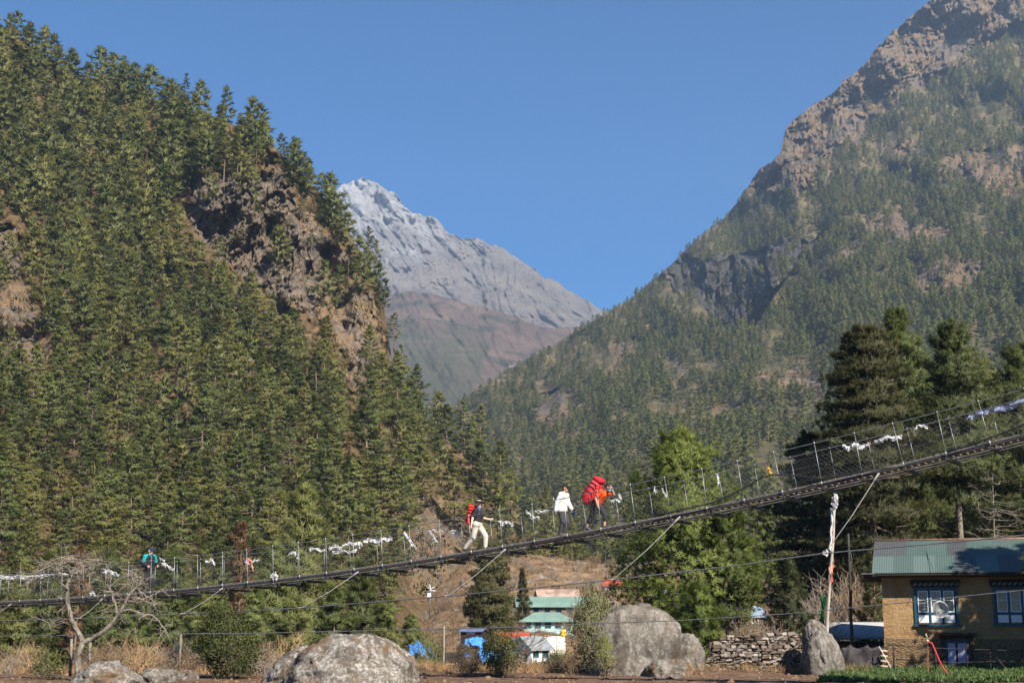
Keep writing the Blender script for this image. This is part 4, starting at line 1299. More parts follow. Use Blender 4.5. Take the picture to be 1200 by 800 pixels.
bm = bmesh.new(); bm_box(bm, -.045, .045, -.03, .03, -.10, .05); bmesh.ops.bevel(bm, geom=list(bm.edges), offset=.02, segments=2, affect='EDGES')
bm_tube(bm, [(-.03, 0, .045), (0, 0, .075), (.03, 0, .045)], .009, 5)
o = bm_obj("pouch", bm, cloth("blue_pouch", (0.05, 0.13, 0.50)), None, True); o.location = Mh @ Vector((.31, .21, .80)); o.rotation_euler = (0, .3, BRZ)
tag(o, "small blue pouch held low in front by the man in the white top", "pouch")

# -- porter bent under a large red pack
p, t = feet(699)
J = dict(hipL=(0, .09, .83), hipR=(0, -.09, .83), nb=(.32, 0, 1.25), head=(.46, 0, 1.36), shL=(.27, .19, 1.22), shR=(.27, -.19, 1.22),
         elL=(.52, .23, 1.16), wrL=(.52, .09, 1.36), hdL=(-.1, -.4, .9), hnL=(-1, 0, 0), elR=(.11, -.25, 1.02), wrR=(.18, -.26, .80),
         knL=(.27, .09, .50), anL=(.24, .09, .10), toeL=(.39, .10, .10), knR=(-.12, -.09, .46), anR=(-.32, -.09, .10), toeR=(-.18, -.10, .03))
por, V, H_ = person("porter in an orange shirt bent forward with one arm raised, leading the hikers", p, BRZ, J, M_SKIN, [
    ("shirt", cloth("orange_red_shirt", (0.72, 0.09, 0.015)), ["pelvis", "belly", "chest", "shoulders", ("upperL", .6), ("upperR", .6)], .026, .012),
    ("trousers", cloth("black_cropped_trousers", (0.028, 0.028, 0.032)), ["pelvis", "thighL", "thighR", ("calfL", .35), ("calfR", .45)], .032, .012),
    ("shoe", cloth("grey_shoes", (0.08, 0.08, 0.10)), ["footL"], .03, .012), ("shoe", cloth("grey_shoes", (0.08, 0.08, 0.10)), ["footR"], .03, .012)], head_pitch=.55, curl=(1.0, .8))
bm = bmesh.new(); bm_capsule(bm, H_(-.03, 0, .05), H_(-.005, 0, .055), .096, .09, .9); link_mesh("hair", fuse(bm, .01, 2), M_HAIR, por)
bm = bmesh.new(); bm_capsule(bm, H_(.07, 0, -.05), H_(.075, 0, -.07), .055, .05, .9); link_mesh("face_mask", fuse(bm, .01, 2), cloth("sky_blue_mask", (0.06, 0.35, 0.50)), por)
Mh = Matrix.Translation(p) @ Matrix.Rotation(BRZ, 4, 'Z')
backpack("huge red backpack leaning over the bent porter's shoulders", Mh @ Vector((-.20, 0, .80)), BRZ, R(32), M_RED2, M_MAROON, .98, .46, .34)

# -- person far down the bridge
p, t = feet(173)
J = dict(hipL=(0, .09, .88), hipR=(0, -.09, .88), nb=(.05, 0, 1.41), head=(.10, 0, 1.57), shL=(.03, .19, 1.36), shR=(.03, -.19, 1.36),
         elL=(.08, .27, 1.10), wrL=(.28, .22, 1.02), elR=(.02, -.27, 1.09), wrR=(.22, -.22, 1.00),
         knL=(.15, .09, .48), anL=(.10, .09, .09), toeL=(.25, .10, .06), knR=(.02, -.09, .46), anR=(-.15, -.09, .08), toeR=(0, -.10, .05))
far_p, V, H_ = person("person in navy cap and teal jacket alone by the bare tree", p, BRZ - R(15), J, M_SKINL, [
    ("jacket", cloth("teal_jacket", (0.015, 0.22, 0.25)), ["shoulders", "upperL", "upperR"], .036, .012),
    ("vest", cloth("black_vest", (0.018, 0.018, 0.022)), ["pelvis", "belly", "chest", ("foreL", .95), ("foreR", .95)], .045, .012),
    ("trousers", cloth("black_trousers", (0.022, 0.022, 0.026)), ["pelvis", "thighL", "thighR", "calfL", "calfR"], .032, .012),
    ("shoe", cloth("brown_shoes", (0.07, 0.05, 0.04)), ["footL"], .03, .012), ("shoe", cloth("brown_shoes", (0.07, 0.05, 0.04)), ["footR"], .03, .012)], head_pitch=.1, curl=(1.0, 1.0))
hat_brim("cap", H_, cloth("navy_cap", (0.02, 0.025, 0.10)), far_p, .1, .05, cap=True)
# ================================================================== HOUSE with the ochre wall
def X_at(px, Y, row=740): return at(px, row, Y).x
def Z_at(row, Y): return at(600, row, Y).z
HY = 60.0
n_ = N("ochre_mud_plaster_over_stone")
pc = n_.coord()
wv = n_.noise(n_.scale(pc, (1.4, 1.4, 6.0)), 1.6, 6, 0.6, 0.8)
n_.set(color=n_.ramp(n_.noise(pc, 1.1, 7, 0.65), [(0.3, (0.20, 0.125, 0.062)), (0.5, (0.29, 0.185, 0.09)), (0.75, (0.38, 0.26, 0.14))]), rough=.95, spec=.1)
n_.bump(n_.math('ADD', n_.math('MULTIPLY', wv, .5), n_.noise(pc, 7.0, 7, .7, 1.0)), .8, .11)
M_OCHRE = n_.m
n_ = N("shade_toned_wall_stone")
pc = n_.coord()
ce = n_.vor(n_.scale(pc, (2.2, 2.2, 5.0)), 2.8, 'DISTANCE_TO_EDGE')
n_.set(color=n_.mix(n_.ramp(ce, [(0.02, 0.0), (0.09, 1.0)]), (0.05, 0.035, 0.025), n_.ramp(n_.noise(pc, 2.5, 6, .7), [(0.3, (0.13, 0.088, 0.05)), (0.7, (0.22, 0.15, 0.085))])), rough=.95, spec=.1)
n_.bump(ce, .8, .08)
M_STONEB = n_.m
M_BLUE = plain("blue_green_window_paint", (0.010, 0.058, 0.092), .5, .3, 0, .25, 4)
M_WHITEP = plain("off_white_paint", (0.62, 0.62, 0.66), .6, .25, 0, .08, 5)
M_LILAC = plain("pale_lilac_door_paint", (0.40, 0.37, 0.50), .6, .25, 0, .15, 5)
M_DKWOOD = plain("dark_brown_wood", (0.030, 0.022, 0.018), .8, .2, 0, .4, 6)
M_GLASS = plain("dark_window_glass", (0.015, 0.018, 0.022), .08, .5, 0, .2)
M_DISH = plain("grey_dish_enamel", (0.58, 0.59, 0.57), .5, .3, 0, .08)
n_ = N("corrugated_green_and_grey_roof_sheets")
pc = n_.coord()
sh = n_.attr("sheet")
n_.set(color=n_.mix(n_.ramp(n_.noise(pc, .9, 6, .65), [(0.35, 0.0), (0.75, .45)]), n_.ramp(sh, [(0.0, (0.046, 0.046, 0.050)), (0.34, (0.056, 0.058, 0.060)), (0.36, (0.044, 0.076, 0.066)), (0.7, (0.058, 0.094, 0.080)), (0.72, (0.074, 0.112, 0.102)), (1.0, (0.088, 0.126, 0.115))]), (0.085, 0.105, 0.10)), rough=.65, spec=.35, metal=.1)
M_ROOF = n_.m

hx0, hx1 = X_at(1036, HY), X_at(1036, HY) + 9.6
zb, zt = -0.15, Z_at(673, HY)
house = empty("stone_house", (hx0, HY, 0), R(-15)); house.scale = (.965, 1, 1)
tag(house, "ochre two storey stone house with a green metal roof beside the field", "house")
def hp(name, bm, mat, parent=None, smooth=False):
    bmesh.ops.translate(bm, verts=bm.verts, vec=(-hx0, -HY, 0))
    return bm_obj(name, bm, mat, parent or house, smooth)
# openings in the front wall: x0,x1,z0,z1
w1 = (X_at(1076, HY), X_at(1121, HY), Z_at(730, HY), Z_at(692, HY))
w2 = (X_at(1167, HY), X_at(1212, HY), Z_at(730, HY), Z_at(692, HY))
w3 = (X_at(1258, HY), X_at(1290, HY), Z_at(730, HY), Z_at(692, HY))
dr = (X_at(1105, HY), X_at(1135, HY), zb, Z_at(748, HY))
def wall_with_holes(bm, x0, x1, z0, z1, y0, y1, holes):
    """a thick wall built of blocks round its openings"""
    xs = sorted({x0, x1, *[v for h in holes for v in h[:2]]}); zs = sorted({z0, z1, *[v for h in holes for v in h[2:]]})
    for a, b in zip(xs[:-1], xs[1:]):
        run = None
        for c, d in zip(zs[:-1], zs[1:]):
            mx, mz = (a + b) / 2, (c + d) / 2
            solid = not any(h[0] < mx < h[1] and h[2] < mz < h[3] for h in holes)
            if solid: run = (run[0], d) if run else (c, d)
            if (not solid or d == zs[-1]) and run:
                bm_box(bm, a, b, y0, y1, *run); run = None
bm = bmesh.new()
wall_with_holes(bm, hx0, hx1, zb, zt, HY, HY + .45, [w1, w2, w3, dr])
bm_box(bm, hx0, hx0 + .45, HY + .45, HY + 6.2, zb, zt); bm_box(bm, hx1 - .45, hx1, HY + .45, HY + 6.2, zb, zt); bm_box(bm, hx0 + .45, hx1 - .45, HY + 5.75, HY + 6.2, zb, zt)
bmesh.ops.remove_doubles(bm, verts=bm.verts, dist=1e-5)
hp("wall", bm, M_OCHRE)
bm = bmesh.new(); bm_box(bm, hx0 + .46, hx1 - .46, HY + .46, HY + 5.7, 1.72, 1.84); hp("upper_floor", bm, M_DKWOOD)
# lower wall, darker stone colour standing in for the shade on it
bm = bmesh.new()
fz = Z_at(762, HY)
wall_with_holes(bm, hx0 - .03, hx1 + .03, zb - .3, fz, HY - .035, HY - .004, [(dr[0] - .02, dr[1] + .02, zb - .3, dr[3])]); hp("shaded_wall_foot", bm, M_STONEB)
# roof: two corrugated slopes of overlapping sheets
ez, ey = Z_at(671, HY - .75), HY - .75
ry, rz_ = HY + 3.1, Z_at(634, HY + 3.1)
rx0, rx1 = X_at(1027.5, ey, 672), hx1 + .5
def roof_slope(y0, z0, y1, z1):
    nx = int((rx1 - rx0) / .025); rows = 2
    V, Fc, sht = [], [], []
    rg = random.Random(8)
    tints = {}
    for r in range(rows):
        for i in range(nx + 1):
            x = rx0 + i * .025
            cz = .010 * math.sin(2 * math.pi * x / .10)
            for k in (0, 1):
                f = (r + k * 1.04) / rows if r == 0 else (r + k) / rows
                f = min(f, 1)
                lift = .012 * (r == 1) + (.01 if (r == 0 and k) else 0)
                V.append((x + (.12 * f), y0 + (y1 - y0) * f, z0 + (z1 - z0) * f + cz + lift))
                sht.append((r, int((x - rx0 + .0001) / .86 + .37 * r)))
        # one more skin below gives the sheet thickness
    n = (nx + 1) * 2
    for r in range(rows):
        for i in range(nx):
            a = r * n + 2 * i
            Fc.append((a, a + 2, a + 3, a + 1))
    sheet = []
    seq = [[.30, .28, .50, .62, .12, .55, .6, .66, .5, .2, .7, .4, .6], [.85, .62, .90, .66, .10, .95, .15, .22, .3, .18, .6, .7, .2]]
    for r, q in sht: sheet.append(seq[1 - r][q % 13])
    V = np.array(V); m = len(V)
    V2 = V.copy(); V2[:, 2] -= .010
    Fc = np.array(Fc); allf = np.concatenate([Fc, (Fc + m)[:, ::-1]])
    return np.concatenate([V, V2]), allf, np.array(sheet + sheet)
V1, F1, S1 = roof_slope(ey, ez, ry, rz_)
V2, F2, S2 = roof_slope(2 * ry - ey, ez, ry, rz_)
V_ = np.concatenate([V1, V2]) - np.array([hx0, HY, 0])
me = np_mesh("roof", V_, np.concatenate([F1, F2[:, ::-1] + len(V1)]), {"sheet": np.concatenate([S1, S2])}, smooth=True)
roof = link_mesh("roof", me, M_ROOF, house)
bm = bmesh.new(); bm_tube(bm, [(rx0 + .08, ry, rz_ + .02), (rx1 + .1, ry, rz_ + .02)], .06, 8); hp("ridge_cap", bm, plain("rusty_ridge", (0.20, 0.11, 0.07), .7, .3, .2, .4), roof)
# soffit, fascia and gable boards
bm = bmesh.new()
bm_box(bm, X_at(1016, ey, 672), rx1, ey + .03, ey + .09, ez - .10, ez - .035)
bm_box(bm, X_at(1018, ey, 672), rx1 - .02, ey + .09, HY + 6.6, ez - .16, ez - .12)
hp("eave_boards", bm, M_DKWOOD)
bm = bmesh.new(); bm_box(bm, X_at(1015, ey, 672), rx0 + .1, ey - .02, ey + 1.1, ez - .034, ez - .014); hp("eave_flashing", bm, plain("grey_tin", (0.24, 0.25, 0.27), .5, .4, .3), roof)
for gx in (hx0 + .02, hx1 - .2):
    bm = bmesh.new()
    pr = [(HY + .02, zt - .05), (HY + 6.15, zt - .05), (HY + 6.15, zt + .1), (ry, rz_ - .12), (HY + .02, zt + .1)]
    a = [bm.verts.new((gx, y, z)) for y, z in pr]; b = [bm.verts.new((gx + .18, y, z)) for y, z in pr]
    bm.faces.new(a[::-1]); bm.faces.new(b)
    for i in range(5): bm.faces.new((a[i], a[(i + 1) % 5], b[(i + 1) % 5], b[i]))
    bmesh.ops.recalc_face_normals(bm, faces=bm.faces)
    hp("gable", bm, M_DKWOOD)
def sherpa_window(w, nl, open_last=False):
    x0, x1, z0, z1 = w
    bm = bmesh.new()
    y0, y1 = HY - .06, HY + .10
    e = .11
    bm_box(bm, x0 - e, x0, y0, y1, z0 - .02, z1 + .02); bm_box(bm, x1, x1 + e, y0, y1, z0 - .02, z1 + .02)
    bm_box(bm, x0 - e - .05, x1 + e + .05, y0 - .05, y1, z0 - .12, z0 - .022); bm_box(bm, x0 - e, x1 + e, y0, y1, z1 + .022, z1 + .12)
    win = hp("window", bm, M_BLUE)
    lw = (x1 - x0) / nl
    fr, cu = bmesh.new(), bmesh.new()
    zs = z0 + .30 * (z1 - z0)
    for i in range(nl):
        a, b = x0 + i * lw, x0 + (i + 1) * lw
        if i: bm_box(fr, a - .035, a + .035, HY - .02, HY + .09, z0, z1)
    bm_box(fr, x0, x1, HY - .012, HY + .085, zs - .04, zs + .04)
    hp("mullion", fr, M_BLUE, win).parent = win
    for i in range(nl):
        a, b = x0 + i * lw + .035 + .015, x0 + (i + 1) * lw - .05
        sb = bmesh.new(); t_ = .04
        for q in ((a, a + t_, zs + .05, z1 - .01), (b - t_, b, zs + .05, z1 - .01)): bm_box(sb, q[0], q[1], HY + .0, HY + .05, q[2], q[3])
        for q in ((zs + .05, zs + .05 + t_), (z1 - .01 - t_, z1 - .01), ((zs + z1) / 2 + .05, (zs + z1) / 2 + .08)): bm_box(sb, a + t_, b - t_, HY + .002, HY + .048, q[0], q[1])
        hp("sash", sb, M_WHITEP, win)
        pb = bmesh.new(); bm_box(pb, a + .01, b - .01, HY + .055, HY + .07, zs + .05, z1 - .01); hp("pane", pb, M_GLASS, win)
        wb = bmesh.new(); bm_box(wb, a, b, HY + .01, HY + .05, z0 + .03, zs - .06); hp("lower_panel", wb, M_WHITEP, win)
        if not (open_last and i == nl - 1):   # pierced curtain lattice behind the glass
            for k in range(4):
                for j in range(6):
                    x = a + .06 + (b - a - .12) * (k + .5) / 4; z = zs + .12 + (z1 - zs - .2) * (j + .5) / 6
                    s_ = .030
                    vv = [cu.verts.new((x + dx, HY + .0525, z + dz)) for dx, dz in ((-s_, 0), (0, -s_ * 1.5), (s_, 0), (0, s_ * 1.5))]
                    v2 = [cu.verts.new((x + dx, HY + .0545, z + dz)) for dx, dz in ((-s_, 0), (0, -s_ * 1.5), (s_, 0), (0, s_ * 1.5))]
                    cu.faces.new(vv); cu.faces.new(v2[::-1])
                    for q in range(4): cu.faces.new((vv[q], v2[q], v2[(q + 1) % 4], vv[(q + 1) % 4]))
    hp("curtain_lattice", cu, plain("faded_grey_curtain", (0.28, 0.30, 0.33), .9, .1), win)
    # carved cornice with white beam ends
    bm = bmesh.new()
    bm_box(bm, x0 - .24, x1 + .24, HY - .20, HY - .005, z1 + .30, z1 + .37); bm_box(bm, x0 - .17, x1 + .17, HY - .12, HY - .006, z1 + .125, z1 + .20)
    bm_box(bm, x0 - .22, x1 + .22, HY - .26, HY - .005, z1 + .40, z1 + .44); bm_box(bm, x0 - .20, x1 + .20, HY - .10, HY - .007, z1 + .20, z1 + .40)
    cor = hp("cornice", bm, M_DKWOOD, win)
    bm = bmesh.new(); n = 9
    for i in range(n):
        x = x0 - .18 + (x1 - x0 + .36) * (i + .5) / n
        for z, o_ in ((z1 + .21, 0), (z1 + .26, .07)):
            bm_box(bm, x + o_ - .035, x + o_ + .035, HY - .17, HY - .101, z, z + .035)
    hp("beam_end", bm, plain("whitewashed_beam_ends", (0.34, 0.34, 0.38), .7, .2), win)
    return win
sherpa_window(w1, 3, True); sherpa_window(w2, 3, True); sherpa_window(w3, 2)
# door under its heavy lintel
bm = bmesh.new()
x0, x1, z0, z1 = dr
bm_box(bm, x0 + .02, x0 + .14, HY + .05, HY + .2, z0, z1 - .02); bm_box(bm, x1 - .14, x1 - .02, HY + .05, HY + .2, z0, z1 - .02); bm_box(bm, x0 + .14, x1 - .14, HY + .05, HY + .2, z1 - .16, z1 - .02)
door = hp("door", bm, M_BLUE)
for a, b in ((x0 + .15, (x0 + x1) / 2 - .07), ((x0 + x1) / 2 + .02, x1 - .15)):
    bm = bmesh.new(); bm_box(bm, a, b, HY + .10, HY + .15, z0 + .02, z1 - .17); bm_box(bm, a + .06, b - .06, HY + .085, HY + .099, z0 + .12, z0 + .48); bm_box(bm, a + .06, b - .06, HY + .085, HY + .099, z0 + .58, z1 - .28)
    hp("door_leaf", bm, M_LILAC, door)
bm = bmesh.new(); bm_box(bm, (x0 + x1) / 2 - .065, (x0 + x1) / 2 + .015, HY + .12, HY + .17, z0 + .02, z1 - .17); hp("door_gap_post", bm, M_DKWOOD, door)
bm = bmesh.new(); bm_box(bm, x0 - .28, x1 + .26, HY - .45, HY - .004, z1 + .16, z1 + .26); bm_box(bm, x0 - .18, x1 + .16, HY - .20, HY - .005, z1 + .02, z1 + .155)
bm_box(bm, x0 - .10, x0 - .01, HY - .14, HY - .04, zb, z1 + .02); bm_box(bm, x1 + .01, x1 + .10, HY - .14, HY - .04, zb, z1 + .02)
hp("door_lintel", bm, M_DKWOOD)

# satellite dish in front of the window
dc = at(1102, 713.5, HY - 1.25)
dish = empty("satellite_dish", tuple(dc)); dish.rotation_euler = (R(12), 0, R(-26))
tag(dish, "round grey satellite dish mounted in front of the left blue window", "satellite dish")
bm = bmesh.new(); seg = 28
rings = []
for r in (0.02, .1, .2, .28, .335):
    rings.append([bm.verts.new((r * math.cos(6.2832 * j / seg), r * r * -.75 + .06, r * 1.03 * math.sin(6.2832 * j / seg))) for j in range(seg)])
for a, b in zip(rings[:-1], rings[1:]):
    for j in range(seg): bm.faces.new((a[j], a[(j + 1) % seg], b[(j + 1) % seg], b[j])).smooth = True
bm.faces.new(rings[0])
bmesh.ops.solidify(bm, geom=bm.faces[:], thickness=.012)
bm_obj("reflector", bm, M_DISH, dish)
tube_obj("feed_arm", [(0, .04, -.30), (-.02, -.18, -.26), (-.02, -.34, -.06)], .010, M_STEEL, dish)
bm = bmesh.new(); bm_tube(bm, [(-.02, -.36, -.07), (-.02, -.29, -.03)], [.03, .035], 8); bm_obj("receiver", bm, plain("receiver_plastic", (.2, .2, .2)), dish)
tube_obj("mount", [(0, .06, 0), (0, .16, -.05), (0, .38, -.35)], .018, M_STEEL, dish)

o = tube_obj("power_cable", [at(1080, 634, 62.6), at(1086, 648, 60.9), at(1094, 669, 58.4)], .012, M_BLACK); tag(o, "thin dark cable lying down the green roof slope", "cable")

# shed with a plastic roof beyond the wall
sy = 68.0
shed = empty("shed", (X_at(1000, sy), sy, 0)); tag(shed, "low shed with a curved grey plastic roof left of the ochre house", "shed")
def sp(name, bm, mat): bmesh.ops.translate(bm, verts=bm.verts, vec=(-X_at(1000, sy), -sy, 0)); return bm_obj(name, bm, mat, shed)
sx0, sx1 = X_at(948, sy), X_at(1062, sy)
bm = bmesh.new()
for i in range(8):
    a0, a1 = R(8 + 74 * i / 8), R(8 + 74 * (i + 1) / 8)
    for (b0, b1) in ((a0, a1),):
        y0, z0 = sy + 1.6 - 1.9 * math.cos(b0), Z_at(752, sy) + .95 * math.sin(b0); y1, z1 = sy + 1.6 - 1.9 * math.cos(b1), Z_at(752, sy) + .95 * math.sin(b1)
        bm.faces.new([bm.verts.new(q) for q in ((sx0, y0, z0), (sx1, y0, z0), (sx1, y1, z1), (sx0, y1, z1))]).smooth = True
bmesh.ops.remove_doubles(bm, verts=bm.verts, dist=1e-4); bmesh.ops.solidify(bm, geom=bm.faces[:], thickness=.03)
sp("roof", bm, plain("grey_plastic_sheet", (0.30, 0.30, 0.30), .75, .2, 0, .12, 2))
bm = bmesh.new(); zs = Z_at(751, sy)
bm_box(bm, sx0 + .1, sx1 - .1, sy + .1, sy + 2.6, -.2, zs); sp("wall", bm, plain("dark_shed_boards", (0.055, 0.05, 0.045), .9, .1, 0, .4, 4))
bm = bmesh.new()
for k in range(7): x = sx0 + .1 + (sx1 - sx0 - .2) * k / 6; bm_box(bm, x - .035, x + .035, sy + .0, sy + .09, -.2, zs)
sp("post", bm, M_DKWOOD)

# ---- poles
def lean_pole(name, b, t, r0, r1, mat, label, cat, wob=.02, seed=1):
    rg = random.Random(seed); b, t = Vector(b), Vector(t)
    root = empty(name, tuple(b)); tag(root, label, cat)
    pts = [b.lerp(t, i / 8) + Vector((rg.uniform(-wob, wob), rg.uniform(-wob, wob), 0)) * (0 < i < 8) - b for i in range(9)]
    bm = bmesh.new(); bm_tube(bm, pts, [r0 + (r1 - r0) * i / 8 for i in range(9)], 8); bm_obj("shaft", bm, mat, root)
    return root, pts
py_ = 58.0
pole, pp = lean_pole("prayer_flag_pole", at(967, 762, py_), at(979, 583, py_), .075, .045, plain("peeled_grey_pole", (0.33, 0.29, 0.25), .9, .1, 0, .25, 3), "pale prayer flag pole wound with cloth rising over the dry stone wall", "pole", .03)
base = at(967, 762, py_)
def pole_cloth(name, path, w, mat, seed, strands=3):
    rg = random.Random(seed); bm = bmesh.new()
    for k in range(strands):
        ribbon(bm, [at(x + rg.uniform(-1, 1), y + rg.uniform(-1.5, 1.5), py_ + rg.uniform(-.08, .08)) - base for x, y in path], w, rg)
    return bm_obj(name, bm, mat, pole)
pole_cloth("top_cloth", [(980, 580), (978, 584), (980, 588), (977, 592)], .28, M_SCARF, 2, 5)
pole_cloth("colour_band", [(981, 586), (978, 589), (979, 594)], .22, plain("faded_multicolour_cloth", (0.25, 0.22, 0.24), .9, .1, 0, .5, 22), 3, 4)
pole_cloth("white_wrap", [(976, 598), (976, 610), (975, 622), (974, 634), (973, 645)], .24, M_SCARF, 4, 4)
pole_cloth("red_flag", [(974, 652), (976, 660), (973, 668), (975, 676), (972, 684)], .26, plain("faded_red_cloth", (0.42, 0.16, 0.12), .9, .1, 0, .3, 9), 5, 3)
pole_cloth("green_flag", [(966, 700), (965, 710), (964, 720), (963, 730)], .36, plain("dark_green_cloth", (0.03, 0.10, 0.035), .9, .1, 0, .3, 9), 6, 3)
pole_cloth("cable_tie", [(965, 647), (968, 650), (970, 645)], .16, M_SCARF, 7, 3)
lean_pole("power_pole", at(999, 772, 62), at(994, 625, 62), .075, .05, plain("tarred_pole", (0.035, 0.032, 0.03), .7, .3, 0, .3), "thin dark pole standing left of the ochre house", "pole", .015, 5)

# ---- stake with the red ribbon, and the thin fence in front of the house
st_, _ = lean_pole("wooden_stake", at(1087.5, 793, 50), at(1087, 750, 50), .022, .018, plain("brown_stake", (0.22, 0.10, 0.05), .9, .1), "thin brown stake standing in the green crop before the house door", "stake", .005, 3)
rg = random.Random(4); bm = bmesh.new()
ribbon(bm, [at(x, y, 49.9) - st_.location for x, y in ((1085, 742), (1086, 747), (1088, 751))], .09, rg); bm_obj("knot", bm, plain("yellow_white_knot", (.6, .55, .3), .8, .1, 0, .2, 20), st_)
o = tube_obj("ribbon", [at(x, y, 49.9) for x, y in ((1087, 751), (1092, 753), (1096, 762), (1101, 774), (1106, 783), (1113, 792))], .022, plain("red_tape", (0.68, 0.04, 0.06), .6, .2, 0, .1)); tag(o, "red tape hanging from the brown stake down to the crop", "ribbon")
fn = empty("wire_fence", tuple(at(1120, 785, 54.5))); tag(fn, "dark thin fence of leaning sticks and wire before the ochre house", "fence")
fl = fn.location
for i, (x0_, x1_, y1_) in enumerate(((1048, 1047, 757), (1097, 1096, 758), (1133, 1134, 754), (1161, 1160, 758), (1196, 1198, 756), (1230, 1229, 756))):
    tube_obj("post", [at(x0_, 792, 54.5) - fl, at(x1_, y1_, 54.5) - fl], .035, M_DKWOOD, fn)
for pth in ([(1040, 755), (1096, 759), (1160, 761), (1240, 763)], [(1050, 772), (1120, 776), (1180, 774), (1240, 778)]):
    tube_obj("rail", [at(x, y, 54.45) - fl for x, y in pth], .018, M_DKWOOD, fn)
tube_obj("brace", [at(1160, 760, 54.5) - fl, at(1182, 788, 54.3) - fl], .03, M_DKWOOD, fn)
# pallet rack and white stick beside the house corner
pr_ = empty("wooden_rack", tuple(at(1037, 785, 57))); tag(pr_, "small slatted wooden rack leaning at the corner of the ochre house", "rack")
M_PALE = plain("pale_raw_wood", (0.36, 0.26, 0.17), .85, .15, 0, .25)
for z in (762, 768, 774, 780): tube_obj("slat", [at(1032, z, 57) - pr_.location, at(1040, z + 1, 57) - pr_.location], .05, M_PALE, pr_, 4)
for x in (1033, 1039): tube_obj("upright", [at(x, 788, 57.1) - pr_.location, at(x, 757, 57.1) - pr_.location], .04, M_DKWOOD, pr_, 4)
o = tube_obj("stick", [at(1030, 757, 56.5), at(1044, 782, 56)], .022, plain("bleached_stick", (.5, .47, .42), .9, .1)); tag(o, "pale bare stick leaning against the wooden rack", "stick")
# dark tarpaulin between standing stone and house
V, nx, nz = [], 22, 10
for j in range(nz):
    for i in range(nx):
        x = 984 + (1037 - 984) * i / (nx - 1); yy = 757 + (790 - 757) * j / (nz - 1) + 3 * float(fbm(i * .4, 0, 3, 3, 5)) * (1 - j / nz)
        V.append(at(x, yy, 57.5 + .12 * float(fbm(i * .5, j * .25, 0, 3, 8)) - .15 * j / nz))
me = np_mesh("tarpaulin", np.array(V), grid_faces(nx, nz)[:, ::-1], smooth=True)
o = link_mesh("tarpaulin", me, plain("dark_tarpaulin", (0.028, 0.024, 0.026), .7, .25, 0, .4)); md = o.modifiers.new("t", 'SOLIDIFY'); md.thickness = .02
tag(o, "dark cloth tarpaulin hung between the standing stone and the ochre house", "tarpaulin")

# ================================================================== ROCKS
n_ = N("lichened_granite")
pc = n_.geo()
a_ = n_.ramp(n_.noise(pc, .8, 8, .7), [(0.3, (0.078, 0.067, 0.056)), (0.5, (0.138, 0.122, 0.105)), (0.7, (0.205, 0.186, 0.162))])
lich = n_.ramp(n_.noise(pc, 9.0, 8, .75), [(0.49, 0.0), (0.55, .95)])
a_ = n_.mix(n_.math('MULTIPLY', lich, n_.attr('lichen')), a_, (0.36, 0.34, 0.31))
dk = n_.ramp(n_.noise(n_.scale(pc, (1, 1, .45)), 2.1, 8, .72, .6), [(0.47, 0.0), (0.58, .85)])
a_ = n_.mix(dk, a_, (0.075, 0.062, 0.05))
br = n_.ramp(n_.noise(pc, 1.1, 7, .7, .5), [(0.52, 0.0), (0.60, .85)])
moss = n_.attr("moss")
a_ = n_.mix(n_.math('MULTIPLY', br, moss), a_, (0.12, 0.068, 0.03))
n_.set(color=a_, rough=.95, spec=.1); n_.bump(n_.noise(pc, 5, 9, .75), .9, .07)
M_ROCK = n_.m
def rock(name, cx, cy, base_row, top_row, Y, halfw_px, depth, seed, label, cat, pw=2.6, moss=.6, skew=0.0, amp=.16, mat=None, group=None, fac=1.0, lichen=.35):
    """a boulder: blunt ellipsoid broken by facets, its foot sunk in the ground"""
    a = halfw_px / F * Y; zt_ = Z_at(top_row, Y); zb_ = Z_at(base_row, Y)
    h = zt_ - zb_
    bm = bmesh.new(); bmesh.ops.create_icosphere(bm, subdivisions=6, radius=1)
    P = np.array([v.co[:] for v in bm.verts])
    k = (np.abs(P) ** pw).sum(1) ** (-1 / pw)
    Q = P * k[:, None]
    th = np.arctan2(P[:, 1], P[:, 0]); ph = np.arcsin(np.clip(P[:, 2], -1, 1))
    n1 = fbm(P[:, 0] * 1.3 + seed, P[:, 1] * 1.3, P[:, 2] * 1.3, 3, seed)
    fc = facets(P[:, 0] * 1.5 + P[:, 1] * .9 + 11, P[:, 2] * 1.5 + P[:, 1] * 1.1 + seed, seed) + .4 * facets(P[:, 0] * 3.7 - P[:, 1] * 2 + 5, P[:, 2] * 3.7 + P[:, 1] * 2.3, seed + 3)
    n2 = fbm(P[:, 0] * 7, P[:, 1] * 7 + seed, P[:, 2] * 7, 5, seed + 9)
    s = 1 + amp * n1 + .05 * fac * fc + .024 * n2
    Q = Q * s[:, None]
    X = Q[:, 0] * a + skew * Q[:, 2] * a
    Z = zb_ + h * .22 + Q[:, 2] * h * .78
    Yc = Q[:, 1] * depth
    c0 = at(cx, cy, Y)
    for v, x, y, z in zip(bm.verts, X, Yc, Z): v.co = (x, y, z - zb_)
    me = bpy.data.meshes.new(name); bm.to_mesh(me); bm.free()
    mz = np.full(len(P), moss, np.float32) * np.clip(.55 + .5 * P[:, 2], 0, 1)
    at_ = me.attributes.new("moss", 'FLOAT', 'POINT'); at_.data.foreach_set("value", mz.astype(np.float32))
    at_ = me.attributes.new("lichen", 'FLOAT', 'POINT'); at_.data.foreach_set("value", np.full(len(P), lichen, np.float32))
    me.polygons.foreach_set("use_smooth", np.ones(len(me.polygons), bool))
    o = link_mesh(name, me, mat or M_ROCK); o.location = (c0.x, Y, zb_)
    tag(o, label, cat, group)
    return o
